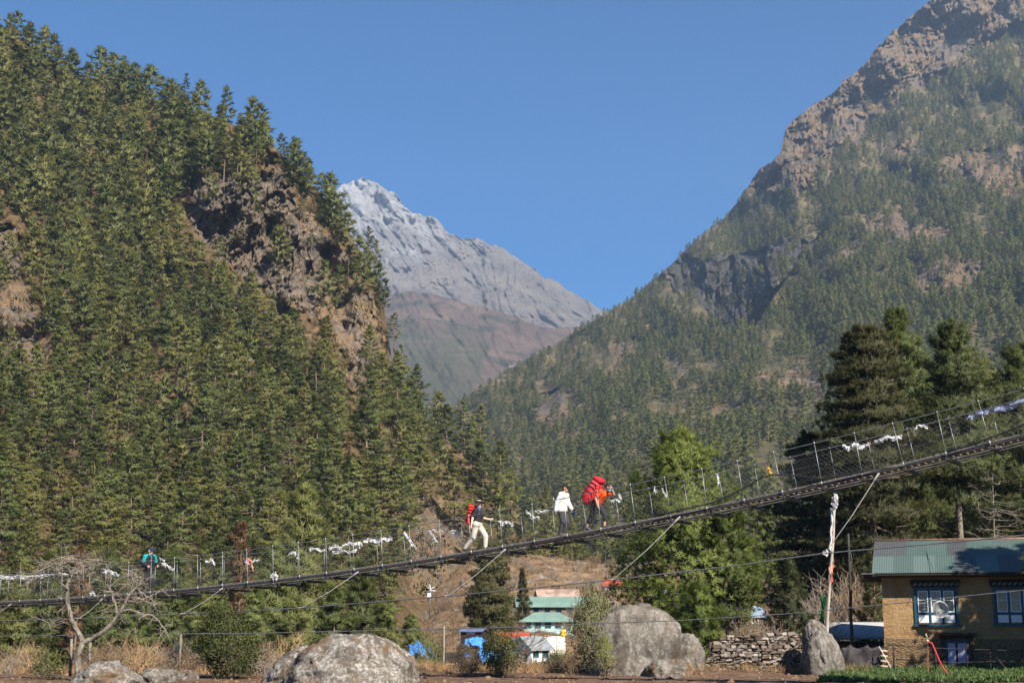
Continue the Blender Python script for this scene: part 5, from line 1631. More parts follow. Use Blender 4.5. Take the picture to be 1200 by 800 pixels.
rock("boulder", 741, 760, 800, 711, 54, 56, 1.7, 3, "huge grey granite boulder standing at the field's far edge before the village", "boulder", 3.0, .25, .06, .07)
rock("boulder", 408, 780, 815, 744, 45.5, 72, 2.0, 22, "wide lichen speckled boulder with brown patches at the bottom edge of the photo", "boulder", 2.05, 1.0, -.03, .14, lichen=.85)
rock("boulder", 352, 790, 812, 762, 46.8, 40, 1.2, 29, "lower brown mossy rock leaning on the left of the wide speckled boulder", "boulder", 2.3, 1.3, .1, .14, lichen=.7)
rock("boulder", 121, 790, 812, 777, 46, 40, 1.3, 41, "low grey and brown rock in front of the bare twisted tree", "boulder", 2.2, 1.1, .08, .16, lichen=.6)
rock("boulder", 185, 790, 803, 782, 47.5, 22, .8, 47, "small pale rock just right of the low rock by the bare tree", "boulder", 2.2, .5, 0, .2)
rock("boulder", 217, 792, 803, 785, 48, 16, .6, 51, "small rock between the low rock and the dark leafy bush", "boulder", 2.2, .6, 0, .2)
rock("boulder", 786, 785, 803, 773, 52, 29, .9, 61, "low brown rock capped with dry grass in front of the huge boulder", "boulder", 2.3, 2.0, .05, .14)
rock("boulder", 805, 770, 795, 742, 56, 20, .9, 67, "reddish brown rock leaning on the left end of the dry stone wall", "boulder", 2.3, 1.3, .0, .18)
rock("standing_stone", 965, 760, 796, 738, 53.5, 23, .8, 73, "grey triangular standing stone at the right end of the dry stone wall", "stone", 2.0, .1, -.18, .10)
rock("boulder", 955, 740, 760, 728, 54.5, 14, .5, 79, "rounded pale stone perched behind the top of the triangular standing stone", "stone", 2.4, .1, 0, .12)

# dry stone wall: every stone is part of one stack
n_ = N("stacked_field_stones")
pc = n_.geo(); tn = n_.attr("tone")
n_.set(color=n_.mix(n_.ramp(n_.noise(pc, 6, 6, .7), [(0.4, 0.0), (0.7, .5)]), n_.ramp(tn, [(0.0, (0.07, 0.055, 0.045)), (0.45, (0.17, 0.145, 0.12)), (0.8, (0.27, 0.24, 0.21)), (1.0, (0.36, 0.34, 0.31))]), (0.20, 0.13, 0.085)), rough=.95, spec=.1)
n_.bump(n_.noise(pc, 9, 6, .7), .7, .05)
M_WALLST = n_.m
wy = 56.0
rg = random.Random(12)
bm = bmesh.new(); tl = bm.verts.layers.float.new("tone")
xa, xb = X_at(826, wy), X_at(947, wy)
z = -.15
topz = lambda x: Z_at(float(np.interp(600 + x / wy * F, [826, 835, 848, 945], [768, 750, 744, 741])), wy)
while z < Z_at(740, wy):
    hgt = rg.uniform(.06, .15)
    x = xa + rg.uniform(-.1, .1)
    while x < xb:
        w = rg.uniform(.09, .36)
        h2 = hgt * rg.uniform(.8, 1.15)
        if z + h2 * .6 < topz(x + w / 2):
            n0 = len(bm.verts)
            M = Matrix.Translation((x + w / 2, wy + rg.uniform(-.05, .05), z + h2 / 2)) @ Matrix.Rotation(rg.uniform(-.2, .2), 4, 'Y') @ Matrix.Rotation(rg.uniform(-.2, .2), 4, 'Z')
            t = rg.random() ** 1.2
            fv = bm_box(bm, -w * .5, w * .5, -.26, .26, -h2 * .5, h2 * .5, M=M)
            for v in fv: v.co += Vector((rg.uniform(-.045, .045), rg.uniform(-.07, .07), rg.uniform(-.030, .030))); v[tl] = t
            es = list({e for v in fv for e in v.link_edges})
            r_ = bmesh.ops.bevel(bm, geom=es, offset=.022, segments=2, affect='EDGES')
            for v in r_["verts"]: v[tl] = t
        x += w * .99
    z += hgt * .94
bm_box(bm, xa + .15, xb, wy - .12, wy + .12, -.2, Z_at(752, wy))
bm_obj_ = bm_obj("dry_stone_wall", bm, M_WALLST); tag(bm_obj_, "waist high dry stone wall of brown and grey stones beside the field", "stone wall")
# ================================================================== NEARER TREES
def gz(px, Y): return float(ground_z(np.array([(px - 600) / F * Y]), np.array([Y]))[0])
def near_tree(name, label, px, Y, toprow, kind, group=None, mat=None, bark=None, cat="tree", seed=1, rz=0.0, base=None, **kw):
    """one tree with its own crown and trunk; height from the ground where it stands to its top"""
    zg = gz(px, Y) if base is None else base
    c = at(px, toprow, Y)
    H = c.z - zg
    v, nr, t, limbs, spec = conifer(seed, H, **kw)
    cm = np_mesh("crown", v, np.arange(len(v)).reshape(-1, 3), {"tint": t}, normals=nr); cm.materials.append(mat or M_PINE)
    tm = trunk_mesh("trunk", limbs, spec, seg=9, maxlimbs=70, wob=.04, seed=seed); tm.materials.append(bark or M_BARK)
    root = empty(name, (c.x, Y, zg), rz); tag(root, label, cat, group)
    link_mesh("crown", cm, None, root); link_mesh("trunk", tm, None, root)
    return root
M_BIGPINE = foliage_mat("young_bright_pine_needles", (0.040, 0.064, 0.016), (0.160, 0.200, 0.042), (0.26, 0.24, 0.055))
M_SOFTPINE = foliage_mat("soft_light_pine_needles", (0.066, 0.088, 0.030), (0.175, 0.202, 0.066), (0.23, 0.205, 0.07))
M_JUNIPER = foliage_mat("juniper_sprays", (0.030, 0.040, 0.016), (0.085, 0.095, 0.038), (0.12, 0.11, 0.04))
near_tree("pine_tree", "big bright green pine standing behind the bridge right of the porter", 796, 70, 512, 0, mat=M_BIGPINE, seed=2101, Rm=4.7, first=.20, nbr=150, tufts=70, nb=15, ln=.27, w=.038, sweep=.55, taper=.66, gaps=.22, fan=.42, flat=.22, spread=.85, trunk_r=.2, topup=.7)
near_tree("pine_tree", "smaller bright pine leaning against the lower right of the big pine", 848, 68, 590, 0, mat=M_BIGPINE, seed=2102, Rm=2.0, first=.30, nbr=70, tufts=50, nb=15, ln=.25, w=.035, sweep=.55, taper=.5, gaps=.2, flat=.14, spread=.85, trunk_r=.12)
near_tree("pine_tree", "low bushy bright pine right behind the huge grey boulder", 818, 60, 690, 0, mat=M_BIGPINE, seed=2103, Rm=1.65, first=.05, nbr=70, tufts=46, nb=15, ln=.22, w=.03, sweep=.5, taper=.5, gaps=.2, flat=.1, spread=.85, trunk_r=.08)
near_tree("hemlock_tree", "tall dark brownish hemlock with flat sprays behind the bridge's high end", 1012, 86, 384, 0, mat=M_HEMLOCK, seed=2110, Rm=4.8, first=.20, nbr=190, tufts=80, nb=11, ln=.36, w=.055, sweep=-.05, taper=.42, gaps=.45, fan=.5, flat=.07, spread=.55, trunk_r=.26, topup=.35)
near_tree("hemlock_tree", "second dark hemlock lower and left of the tall one, beside the big pine", 950, 92, 510, 0, mat=M_HEMLOCK, seed=2111, Rm=4.2, first=.12, nbr=150, tufts=64, nb=11, ln=.36, w=.055, sweep=-.05, taper=.45, gaps=.35, fan=.5, flat=.07, spread=.55, trunk_r=.2, topup=.35)
near_tree("pine_tree", "tall green pine just right of the dark hemlock, highest of the trees over the house", 1052, 98, 366, 0, mat=M_SOFTPINE, seed=2120, Rm=4.0, first=.28, nbr=150, tufts=56, nb=12, ln=.40, w=.055, fan=.42, sweep=.2, taper=.5, gaps=.45, spread=.8, trunk_r=.22)
near_tree("pine_tree", "tall green pine with a bare pale lower trunk over the house roof", 1110, 88, 384, 0, mat=M_SOFTPINE, bark=M_PALEBARK, seed=2121, Rm=3.8, first=.42, nbr=150, tufts=56, nb=12, ln=.38, w=.055, fan=.42, sweep=.2, taper=.5, gaps=.455, spread=.8, trunk_r=.25)
near_tree("pine_tree", "broad green pine at the photo's right edge above the house", 1188, 104, 412, 0, mat=M_SOFTPINE, seed=2122, Rm=4.4, first=.25, nbr=150, tufts=56, nb=12, ln=.40, w=.055, fan=.42, sweep=.2, taper=.5, gaps=.45, spread=.8, trunk_r=.22)
near_tree("pine_tree", "green pine between the bare trunked pine and the photo's right edge pine", 1150, 112, 425, 0, mat=M_SOFTPINE, seed=2123, Rm=3.8, first=.22, nbr=150, tufts=56, nb=12, ln=.40, w=.055, fan=.42, sweep=.2, taper=.5, gaps=.45, spread=.8, trunk_r=.2)
near_tree("juniper_tree", "loose olive green juniper behind the dry stone wall", 925, 66, 662, 0, mat=M_JUNIPER, seed=2130, Rm=1.6, first=.04, nbr=60, tufts=40, nb=10, ln=.25, w=.03, sweep=.5, taper=.6, gaps=.4, flat=.12, spread=.6, trunk_r=.08)
near_tree("juniper_tree", "small dark juniper close behind the roof's left end", 1022, 70, 655, 0, mat=M_JUNIPER, seed=2131, Rm=1.3, first=.04, nbr=50, tufts=36, nb=10, ln=.25, w=.03, sweep=.5, taper=.6, gaps=.4, flat=.12, spread=.6, trunk_r=.08)
near_tree("fir_tree", "dense dark round topped conifer below the hatted hiker", 572, 150, 640, 0, mat=M_HEMLOCK, seed=2140, Rm=3.0, first=.06, nbr=190, tufts=50, nb=11, ln=.42, w=.07, fan=.5, sweep=.2, taper=.32, gaps=.15, spread=.8)
near_tree("fir_tree", "slim dark green conifer on the brown slope right of the round topped one", 612, 190, 668, 0, mat=M_HEMLOCK, seed=2141, Rm=1.3, first=.06, nbr=60, tufts=22, nb=10, ln=.4, w=.06, taper=.6, gaps=.2, spread=.8)

# pines rising out of the gorge under the bridge: five shapes, copied
SOFT = []
for k in range(5):
    rg = random.Random(60 + k)
    v, nr, t, limbs, spec = conifer(2200 + k, 10.0, Rm=rg.uniform(2.2, 2.9), first=rg.uniform(.06, .16), nbr=96, tufts=44, nb=12, ln=.36, w=.042, fan=.36, sweep=.45, taper=rg.uniform(.5, .75), gaps=.3, flat=.14, spread=.75, trunk_r=.14)
    cm = np_mesh("pine_crown", v, np.arange(len(v)).reshape(-1, 3), {"tint": t}, normals=nr); cm.materials.append(M_SOFTPINE)
    tm = trunk_mesh("pine_trunk", limbs, spec, seg=8, maxlimbs=60, seed=k); tm.materials.append(M_BARK)
    SOFT.append((cm, tm))
def soft_pine(px, Y, top, label, group, wide=1.0, k=0, rz=0.0):
    zg = gz(px, Y); c = at(px, top, Y); s = (c.z - zg) / 10
    root = empty("pine_tree", (c.x, Y, zg), rz); root.scale = (s * wide, s * wide, s); tag(root, label, "tree", group)
    link_mesh("crown", SOFT[k][0], None, root); link_mesh("trunk", SOFT[k][1], None, root)
soft_pine(356, 118, 574, "pale green pine whose tip stands highest behind the long scarf garland", None, 1.0, 0)
rg = random.Random(31)
for i, (px, Y, top, wd) in enumerate([(322, 108, 640, 1.05), (425, 100, 662, 1.2), (392, 88, 690, 1.3), (455, 92, 702, 1.25), (345, 86, 702, 1.35), (482, 104, 722, 1.1), (300, 96, 690, 1.2)]):
    soft_pine(px, Y, top, "soft light green pine in the gorge below the long scarf garland", "light green pines in the gorge below the bridge", wd, i % 5, rg.uniform(0, 6))
for i, (px, Y, top, wd) in enumerate([(58, 112, 652, 1.1), (128, 120, 646, 1.2), (205, 116, 650, 1.15), (22, 96, 696, 1.2), (160, 112, 690, 1.2), (236, 104, 690, 1.15)]):
    soft_pine(px, Y, top, "green pine in the gorge behind the bare tree and the person in teal", "green pines in the gorge behind the bare tree", wd, (i + 2) % 5, rg.uniform(0, 6))
# pines on the rise behind the house and the stone wall
for i, (px, Y, top, wd) in enumerate([(900, 150, 592, 1.1), (935, 190, 568, 1.1), (880, 230, 590, 1.1), (965, 130, 560, 1.0), (985, 205, 520, 1.1), (1035, 150, 505, 1.0), (1082, 118, 402, 1.35), (1132, 124, 410, 1.3), (1215, 116, 400, 1.3), (1085, 135, 480, 1.1), (1070, 190, 470, 1.1), (1130, 150, 470, 1.1), (1165, 200, 440, 1.1), (1200, 160, 450, 1.1), (1225, 120, 430, 1.1), (1135, 240, 455, 1.1), (1240, 220, 440, 1.1), (1000, 108, 600, 1.0), (1080, 118, 560, 1.1), (1180, 126, 520, 1.1), (915, 260, 585, 1.1), (760, 300, 610, 1.0), (735, 330, 606, 1.0), (700, 350, 612, 1.0), (670, 340, 604, 1.0)]):
    near = px > 860
    h_ = (at(px, top, Y).z - gz(px, Y))
    put_pine(i % 8, Vector((at(px, top, Y).x, Y, gz(px, Y) - .2)), h_, rg.uniform(0, 6), "green pine in the wood rising behind the ochre house and hemlock" if near else "small dark pine at the top of the brown slope beyond the village",
             "pines behind the house" if near else "pines above the village", wd * .9)
# trees beyond the photo's right edge: they throw the shade on the house, the crop and the wood
for px, Y, H, k in ((1348, 52.4, 12.5, 1), (1372, 52.0, 13.5, 0), (1425, 51, 14.5, 4), (1470, 51.0, 14.5, 8), (1545, 50.5, 14, 3), (1620, 49, 16, 6), (1700, 47, 15, 7), (1770, 58, 15, 5)):
    put_pine(k, Vector(((px - 600) / F * Y, Y, gz(px, Y) - .2)), H, k * 1.3, "tall pine standing right of the ochre house and shading it", "pines right of the house", 1.15)

# ================================================================== BARE TWIGGY PLANTS
def twig_segments(rg, base, d, L, r, depth, out, bend=.35, split=(2, 3), shrink=.68, droop=0.0):
    p = Vector(base); d = Vector(d).normalized()
    n = 3
    for i in range(n):
        d = (d + Vector((rg.gauss(0, bend), rg.gauss(0, bend), rg.gauss(0, bend * .6) - droop)) * .5).normalized()
        q = p + d * L / n
        out.append((p.copy(), q.copy(), r * (1 - .3 * i / n), r * (1 - .3 * (i + 1) / n)))
        p = q
        if depth > 0 and i > 0 and rg.random() < .55:
            s = (d + Vector((rg.gauss(0, .8), rg.gauss(0, .8), rg.gauss(.1, .5)))).normalized()
            twig_segments(rg, p, s, L * shrink * .8, r * .5, depth - 1, out, bend, split, shrink, droop)
    if depth > 0:
        for k in range(rg.randint(*split)):
            s = (d + Vector((rg.gauss(0, .55), rg.gauss(0, .55), rg.gauss(.1, .4)))).normalized()
            twig_segments(rg, p, s, L * shrink * rg.uniform(.7, 1.1), r * .62, depth - 1, out, bend, split, shrink, droop)
def segs_mesh(name, segs, sides=4):
    P = np.array([s_[0][:] for s_ in segs]); Q = np.array([s_[1][:] for s_ in segs]); r0 = np.array([s_[2] for s_ in segs]); r1 = np.array([s_[3] for s_ in segs])
    D = _norm(Q - P); A = np.where(np.abs(D[:, 2:3]) < .9, np.array([[0, 0, 1.0]]), np.array([[1.0, 0, 0]]))
    U = _norm(np.cross(D, A)); W = np.cross(D, U)
    V = []
    for k in range(sides):
        a = 2 * math.pi * k / sides; o = U * math.cos(a) + W * math.sin(a)
        V.append(P + o * r0[:, None]); V.append(Q + o * r1[:, None])
    V = np.stack(V, 1)
    n = len(segs); b = np.arange(n)[:, None] * (2 * sides)
    Fc = np.concatenate([b + np.array([[2 * k, 2 * ((k + 1) % sides), 2 * ((k + 1) % sides) + 1, 2 * k + 1]]) for k in range(sides)])
    return np_mesh(name, V.reshape(-1, 3), Fc, smooth=True)
M_TWIG = plain("brown_dry_twigs", (0.20, 0.135, 0.085), .9, .1, 0, .35, 3)
M_TWIGG = plain("grey_dry_twigs", (0.24, 0.20, 0.165), .9, .1, 0, .35, 3)
M_STRAW = plain("straw_stems", (0.36, 0.24, 0.13), .9, .1, 0, .3, 3)
def shrub_mesh(seed, H=1.0, stems=16, depth=3, flare=.55, r=.012, mat=M_TWIG):
    rg = random.Random(seed); segs = []
    for k in range(stems):
        a = rg.uniform(0, 6.28); f = rg.uniform(.1, flare)
        twig_segments(rg, (rg.gauss(0, .07), rg.gauss(0, .07), -.1), (math.cos(a) * f, math.sin(a) * f, 1), H * .45 * rg.uniform(.7, 1.1), r, depth, segs, .3, (1, 2))
    me = segs_mesh("shrub_stems", segs, 3); me.materials.append(mat); return me
DRY = [shrub_mesh(300 + k, mat=m) for k, m in enumerate((M_TWIG, M_TWIG, M_TWIGG, M_STRAW, M_STRAW))]
def dry_shrub(px, Y, h, k, label, group, wide=1.0, name="dry_shrub"):
    o = bpy.data.objects.new(name, DRY[k]); COL.objects.link(o)
    o.location = ((px - 600) / F * Y, Y, gz(px, Y) - .05); o.scale = (h * wide, h * wide, h); o.rotation_euler = (0, 0, (px * 1.7) % 6.28)
    tag(o, label, "shrub", group); return o
rg = random.Random(88)
for px, Y, h in [(5, 52, 1.3), (25, 54, 1.0), (52, 56, 1.5), (66, 52, .9), (140, 53, 1.5), (152, 51, 1.3), (165, 55, 1.8), (176, 53, 1.6), (200, 56, 1.4), (222, 58, 1.7), (232, 53, 1.2), (318, 54, 1.5), (328, 50, 1.1), (335, 58, 2.0)]:
    dry_shrub(px, Y, h * 1.05, rg.choice([0, 2, 3, 4]), "dry leafless shrub in the brown brush left of the wide speckled boulder", "dry shrubs left of the speckled boulder", 1.1)
for px, Y, h in [(10, 64, 2.6), (40, 70, 3.2), (66, 66, 2.4), (120, 68, 3.0), (150, 66, 2.8), (176, 72, 3.4), (205, 68, 2.8), (232, 74, 3.2), (250, 66, 2.4), (300, 66, 2.6), (318, 72, 3.2), (20, 82, 4.0), (90, 80, 3.8), (140, 84, 4.2), (190, 82, 4.0), (285, 82, 5.0), (275, 88, 5.5)]:
    dry_shrub(px, Y, h, rg.choice([0, 0, 2, 1]), "tall brown leafless brush between the field edge and the gorge pines", "brown brush below the gorge pines", 1.0)
for px, Y, h in [(492, 54, .8), (506, 58, .9), (520, 55, .7), (533, 60, 1.0), (545, 54, 1.1), (556, 57, 1.3), (612, 55, .6), (622, 58, .7), (634, 54, .6), (646, 57, .8), (657, 55, .9), (668, 53, 1.4), (676, 57, 2.0), (640, 62, .7), (603, 60, .8)]:
    dry_shrub(px, Y, h * .68, rg.choice([0, 1, 2, 3, 4]), "dry brown shrub between the speckled boulder and the huge grey boulder", "dry shrubs between the two boulders", 1.1)
for px, Y, h in [(842, 61, 2.2), (862, 64, 2.6), (880, 63, 2.4), (895, 66, 2.8), (905, 63, 2.0), (950, 68, 3.2), (975, 72, 4.0), (992, 74, 4.6), (1010, 71, 3.4), (1022, 76, 4.4), (985, 80, 5.2), (960, 78, 4.4)]:
    dry_shrub(px, Y, h, rg.choice([0, 2, 2, 1]), "tall bare brown bush behind the stone wall and shed", "bare bushes behind the stone wall", .9)
for px, Y, h in [(722, 62, 2.6), (735, 64, 2.2), (708, 66, 3.0)]:
    dry_shrub(px, Y, h, 3, "tall straw coloured grass bush behind the huge grey boulder's top", "straw bushes behind the huge boulder", .9)
for px, Y, h, k in ((612, 180, 2.2, 0), (664, 176, 2.8, 1), (676, 196, 3.2, 2), (648, 168, 1.8, 0), (604, 196, 2.6, 2), (634, 172, 1.4, 1), (658, 150, 2.0, 0), (680, 140, 2.4, 1)):
    dry_shrub(px, Y, h, k, "bare brown bush standing against the green roofed lodges", "bare bushes by the lodges", 1.1)
for i in range(105):
    px, Y = rg.uniform(478, 740), rg.uniform(95, 300)
    if 592 < px < 690 and Y < 212: continue
    dry_shrub(px, Y, rg.uniform(1.6, 3.4), rg.choice([0, 1, 2, 2]), "bare brown bush on the dry slope around the village", "bare bushes around the village", 1.1)

# the bare, twisted tree on the left
ty = 47.5
tb = at(93, 786, ty); tb.z = gz(93, ty) - .05
tree = empty("bare_tree", tuple(tb)); tag(tree, "leafless twisted tree with pale lichened forked limbs at the photo's lower left", "tree")
rg = random.Random(17)
LIMBS = [([(92, 790), (91, 775), (93, 762), (97, 752)], .17, .15, 0), ([(97, 752), (92, 742), (86, 730), (81, 715), (78, 700), (79, 686), (84, 672), (90, 662), (91, 655)], .14, .06, .25),
         ([(96, 754), (108, 748), (120, 741), (130, 732), (137, 722), (143, 714), (148, 704), (153, 694)], .13, .06, -.2), ([(137, 722), (137, 712), (133, 703), (131, 694), (126, 684)], .07, .03, .2),
         ([(143, 716), (153, 714), (160, 716), (168, 719), (178, 720), (186, 727), (194, 738), (199, 750)], .06, .025, -.5), ([(152, 696), (158, 690), (165, 684), (166, 676)], .05, .02, .3), ([(150, 704), (162, 706), (172, 700), (182, 696), (190, 690)], .05, .02, .4), ([(178, 722), (181, 712), (188, 704)], .03, .015, -.3),
         ([(80, 690), (70, 682), (62, 676), (48, 676), (32, 680)], .055, .02, .5), ([(84, 672), (78, 664), (66, 660), (54, 660)], .045, .015, -.4), ([(90, 662), (98, 657), (108, 660), (116, 668), (121, 678)], .045, .015, .3), ([(91, 657), (84, 652), (72, 652)], .04, .012, 0),
         ([(90, 660), (92, 672), (90, 682)], .03, .012, .6), ([(82, 724), (70, 728), (58, 731), (52, 727)], .03, .012, .7), ([(153, 694), (156, 680), (152, 668)], .035, .015, .1), ([(110, 666), (116, 656), (124, 660)], .025, .01, -.2)]
bm = bmesh.new(); twg = []
for pth, r0, r1, dy in LIMBS:
    n = len(pth); pts = [at(x, y, ty + dy * i / n + .06 * math.sin(i * 2.1)) - tb for i, (x, y) in enumerate(pth)]
    fine = []
    for a, b in zip(pts[:-1], pts[1:]):
        for f in (0, .34, .67): fine.append(a.lerp(b, f) + Vector((rg.gauss(0, .012), rg.gauss(0, .012), rg.gauss(0, .012))))
    fine.append(pts[-1])
    bm_tube(bm, fine, [.68 * (r0 + (r1 - r0) * i / (len(fine) - 1)) for i in range(len(fine))], 8)
    if r1 < .07:
        m = 16 if pth[-1][1] < 700 else 9
        for k in range(m):
            i = rg.randrange(len(fine) // 3, len(fine)); q = fine[i]
            twig_segments(rg, q, (rg.gauss(0, 1), rg.gauss(0, .8), rg.gauss(-.1, .5)), rg.uniform(.2, .48), .012, 2, twg, .5, (1, 2), .7, .06)
bm_obj("limbs", bm, M_PALEBARK, tree)
me = segs_mesh("twigs", twg, 3); link_mesh("twigs", me, M_TWIGG, tree)
for px, yt, yb, Y in ((82, 748, 792, 48.5), (104, 752, 792, 49), (210, 742, 790, 55)):
    o = tube_obj("dead_sapling", [at(px, yb, Y), at(px + 1, (yt + yb) / 2, Y), at(px + 2, yt, Y)], .05, M_PALEBARK)
    tag(o, "thin pale dead sapling standing among brush near the bare twisted tree", "sapling", "dead saplings near the bare tree")
# dead standing tree over the house roof
dt = empty("dead_tree", tuple(at(1166, 700, 78))); dt.location.z = gz(1166, 78)
tag(dt, "thin grey dead tree with bare side branches above the house roof", "tree")
segs = []; rg = random.Random(5)
top = at(1163, 556, 78) - dt.location
for i in range(12): segs.append((top * (i / 12), top * ((i + 1) / 12), .12 * (1 - i / 14), .12 * (1 - (i + 1) / 14)))
for k in range(46):
    f = rg.uniform(.25, .98); a = rg.uniform(0, 6.28)
    twig_segments(rg, top * f, (math.cos(a), math.sin(a), rg.gauss(0, .2)), rg.uniform(.7, 1.8) * (1.2 - f * .6), .028, 2, segs, .3, (1, 2), .6)
link_mesh("trunk", segs_mesh("trunk", segs, 5), M_PALEBARK, dt)

# ================================================================== LEAFY BUSHES
def leaf_bush(name, label, px, Y, top, halfw, seed, mat, leaf=.09, wfac=.55, nclump=150, per=26, cat="bush", shape=1.0, base=None, stem_mat=None, clump=.2, up=.2):
    rng = np.random.default_rng(seed)
    zg = gz(px, Y) if base is None else base
    H = at(px, top, Y).z - zg; a = halfw / F * Y
    root = empty(name, ((px - 600) / F * Y, Y, zg)); tag(root, label, cat)
    u = _norm(rng.normal(size=(nclump, 3))); rr = rng.uniform(.35, 1.0, (nclump, 1)) ** .6
    c = u * rr
    prof = 1.0 - shape * .45 * np.clip(c[:, 2:3], 0, 1)
    lum = 1 + .28 * fbm(u[:, 0:1] * 1.6 + seed, u[:, 1:2] * 1.6, u[:, 2:3] * 1.6, 3, seed)
    c = c * np.concatenate([prof * lum, prof * lum, lum], 1) * np.array([a, a * .85, H * .5]) + np.array([0, 0, H * .52])
    k = np.repeat(c, per, 0) + rng.normal(0, clump, (nclump * per, 3)) * np.array([1, 1, .8])
    k = k[k[:, 2] > .02]
    d = _norm((k - np.array([0, 0, H * .3])) + rng.normal(0, .6, k.shape))
    v = blades(rng, k, d, 1, leaf, leaf * wfac, .7, up)
    v, nr = leaf_normals(v, H, .45)
    t = np.clip(rng.normal(.5, .24, len(k)), 0, 1).repeat(3)
    me = np_mesh("foliage", v, np.arange(len(v)).reshape(-1, 3), {"tint": t}, normals=nr)
    link_mesh("foliage", me, mat, root)
    segs = []; rg = random.Random(seed)
    for q in range(10): twig_segments(rg, (rg.gauss(0, .05), rg.gauss(0, .05), -.15), (rg.gauss(0, .3), rg.gauss(0, .3), 1), H * .34, .02, 2, segs)
    link_mesh("stems", segs_mesh("stems", segs, 4), stem_mat or M_BARK, root)
    return root
M_LAUREL = foliage_mat("dark_leathery_leaves", (0.028, 0.040, 0.012), (0.105, 0.115, 0.030), (0.15, 0.13, 0.03), .15)
M_OLIVE = foliage_mat("grey_green_small_leaves", (0.075, 0.082, 0.038), (0.160, 0.168, 0.080), (0.18, 0.17, 0.08), .2)
M_LIME = foliage_mat("yellow_green_creeper_leaves", (0.085, 0.105, 0.025), (0.20, 0.22, 0.05), (0.22, 0.2, 0.05), .25)
M_RUSSET = foliage_mat("russet_withered_leaves", (0.075, 0.055, 0.035), (0.18, 0.135, 0.085), (0.2, 0.12, 0.06), .15)
leaf_bush("bush", "dark glossy leaved bush at the field edge left of the speckled boulder", 271, 50, 713, 37, 5, M_LAUREL, .09, .5, 420, 34, clump=.15)
leaf_bush("bush", "low dark green bush at the foot of the bare twisted tree", 72, 48.5, 765, 20, 6, M_LAUREL, .075, .5, 80, 26, clump=.1)
leaf_bush("bush", "narrow dark leafy bush with a tall thin top left of the cottage", 586, 52, 738, 21, 7, M_LAUREL, .08, .5, 130, 30, clump=.12)
leaf_bush("bush", "tall thin sparse leafy sapling rising above the narrow dark bush", 596, 53, 682, 17, 8, M_LAUREL, .08, .5, 60, 24, clump=.12)
leaf_bush("bush", "brownish rounded bush in front of the blue tarpaulins", 549, 53, 756, 18, 9, M_RUSSET, .06, .4, 130, 30, clump=.1)
leaf_bush("bush", "grey green willowy bush on the left of the huge grey boulder", 694, 53.2, 690, 25, 10, M_OLIVE, .11, .34, 260, 34, clump=.15, up=.6)
leaf_bush("bush", "yellow green creeper growing up the left face of the huge grey boulder", 706, 51.8, 742, 10, 11, M_LIME, .07, .4, 60, 26, clump=.1)
leaf_bush("bush", "green bush at the river side in front of the two leftmost tarpaulins", 500, 62, 742, 24, 12, M_SOFTPINE, .12, .2, 120, 26, clump=.16, up=.5)
leaf_bush("bush", "russet bush with withered leaves behind the left end of the stone wall", 872, 60, 722, 26, 13, M_RUSSET, .07, .35, 130, 28, clump=.14)
leaf_bush("bush", "olive bush growing below the cottage beside the field", 655, 56, 764, 20, 14, M_OLIVE, .07, .35, 110, 26, clump=.12)

M_DEADN = foliage_mat("dead_brown_needles", (0.07, 0.040, 0.024), (0.19, 0.105, 0.06), (0.2, 0.12, 0.06), .2)
near_tree("dead_pine", "brown dead pine hanging over the hollow behind the pink scarf", 284, 103, 612, 0, mat=M_DEADN, seed=2150, Rm=1.7, first=.45, nbr=50, tufts=26, nb=9, ln=.34, w=.05, sweep=-.2, taper=.5, gaps=.5, fan=.36, flat=.12)
near_tree("dead_pine", "thin half dead brown pine left of the person in the teal jacket", 95, 110, 640, 0, mat=M_DEADN, seed=2151, Rm=1.3, first=.4, nbr=40, tufts=22, nb=9, ln=.34, w=.05, sweep=-.1, taper=.6, gaps=.5, fan=.36, flat=.12)
# ================================================================== GROUND COVER (nobody could count it)
def cover(name, label, cat, n, area, blade, w, per, hgt, mats, seed, spread=.55, keep=None):
    rng = np.random.default_rng(seed)
    px = rng.uniform(area[0], area[1], n); Y = area[2] + (area[3] - area[2]) * rng.random(n) ** area[4]
    X = (px - 600) / F * Y
    if keep is not None:
        k = keep(px, Y); X, Y = X[k], Y[k]
    z = ground_z(X, Y)
    c = np.stack([X, Y, z + .02], -1); d = np.tile([0, 0, 1.0], (len(c), 1))
    kk = np.repeat(c, per, 0); kk[:, :2] += rng.normal(0, hgt * .4, (len(kk), 2))
    v = blades(rng, kk, np.tile([0, 0, 1.0], (len(kk), 1)), 1, blade, w, spread, .3)
    t = rng.random(len(kk)).repeat(3); tr = np.repeat(rng.random(len(c)), per).repeat(3)
    me = np_mesh(name, v, np.arange(len(v)).reshape(-1, 3), {"tint": t, "tree": tr})
    o = link_mesh(name, me, mats); tag(o, label, cat, kind="stuff"); return o
M_DRYG = foliage_mat("dry_grass_blades", (0.16, 0.10, 0.05), (0.34, 0.23, 0.12), (0.38, 0.22, 0.10), .2, obj=False)
M_DRYB = foliage_mat("dry_brush_leaves", (0.09, 0.06, 0.035), (0.22, 0.15, 0.085), (0.14, 0.13, 0.05), .15, obj=False)
M_CROP = foliage_mat("crop_leaves", (0.030, 0.060, 0.018), (0.095, 0.145, 0.045), (0.14, 0.17, 0.05), .2, obj=False)
cover("dry_grass", "dry straw coloured grass along the edge of the field", "grass", 9000, (-60, 1010, 54.5, 66, 1.0), .34, .016, 6, .12, M_DRYG, 1)
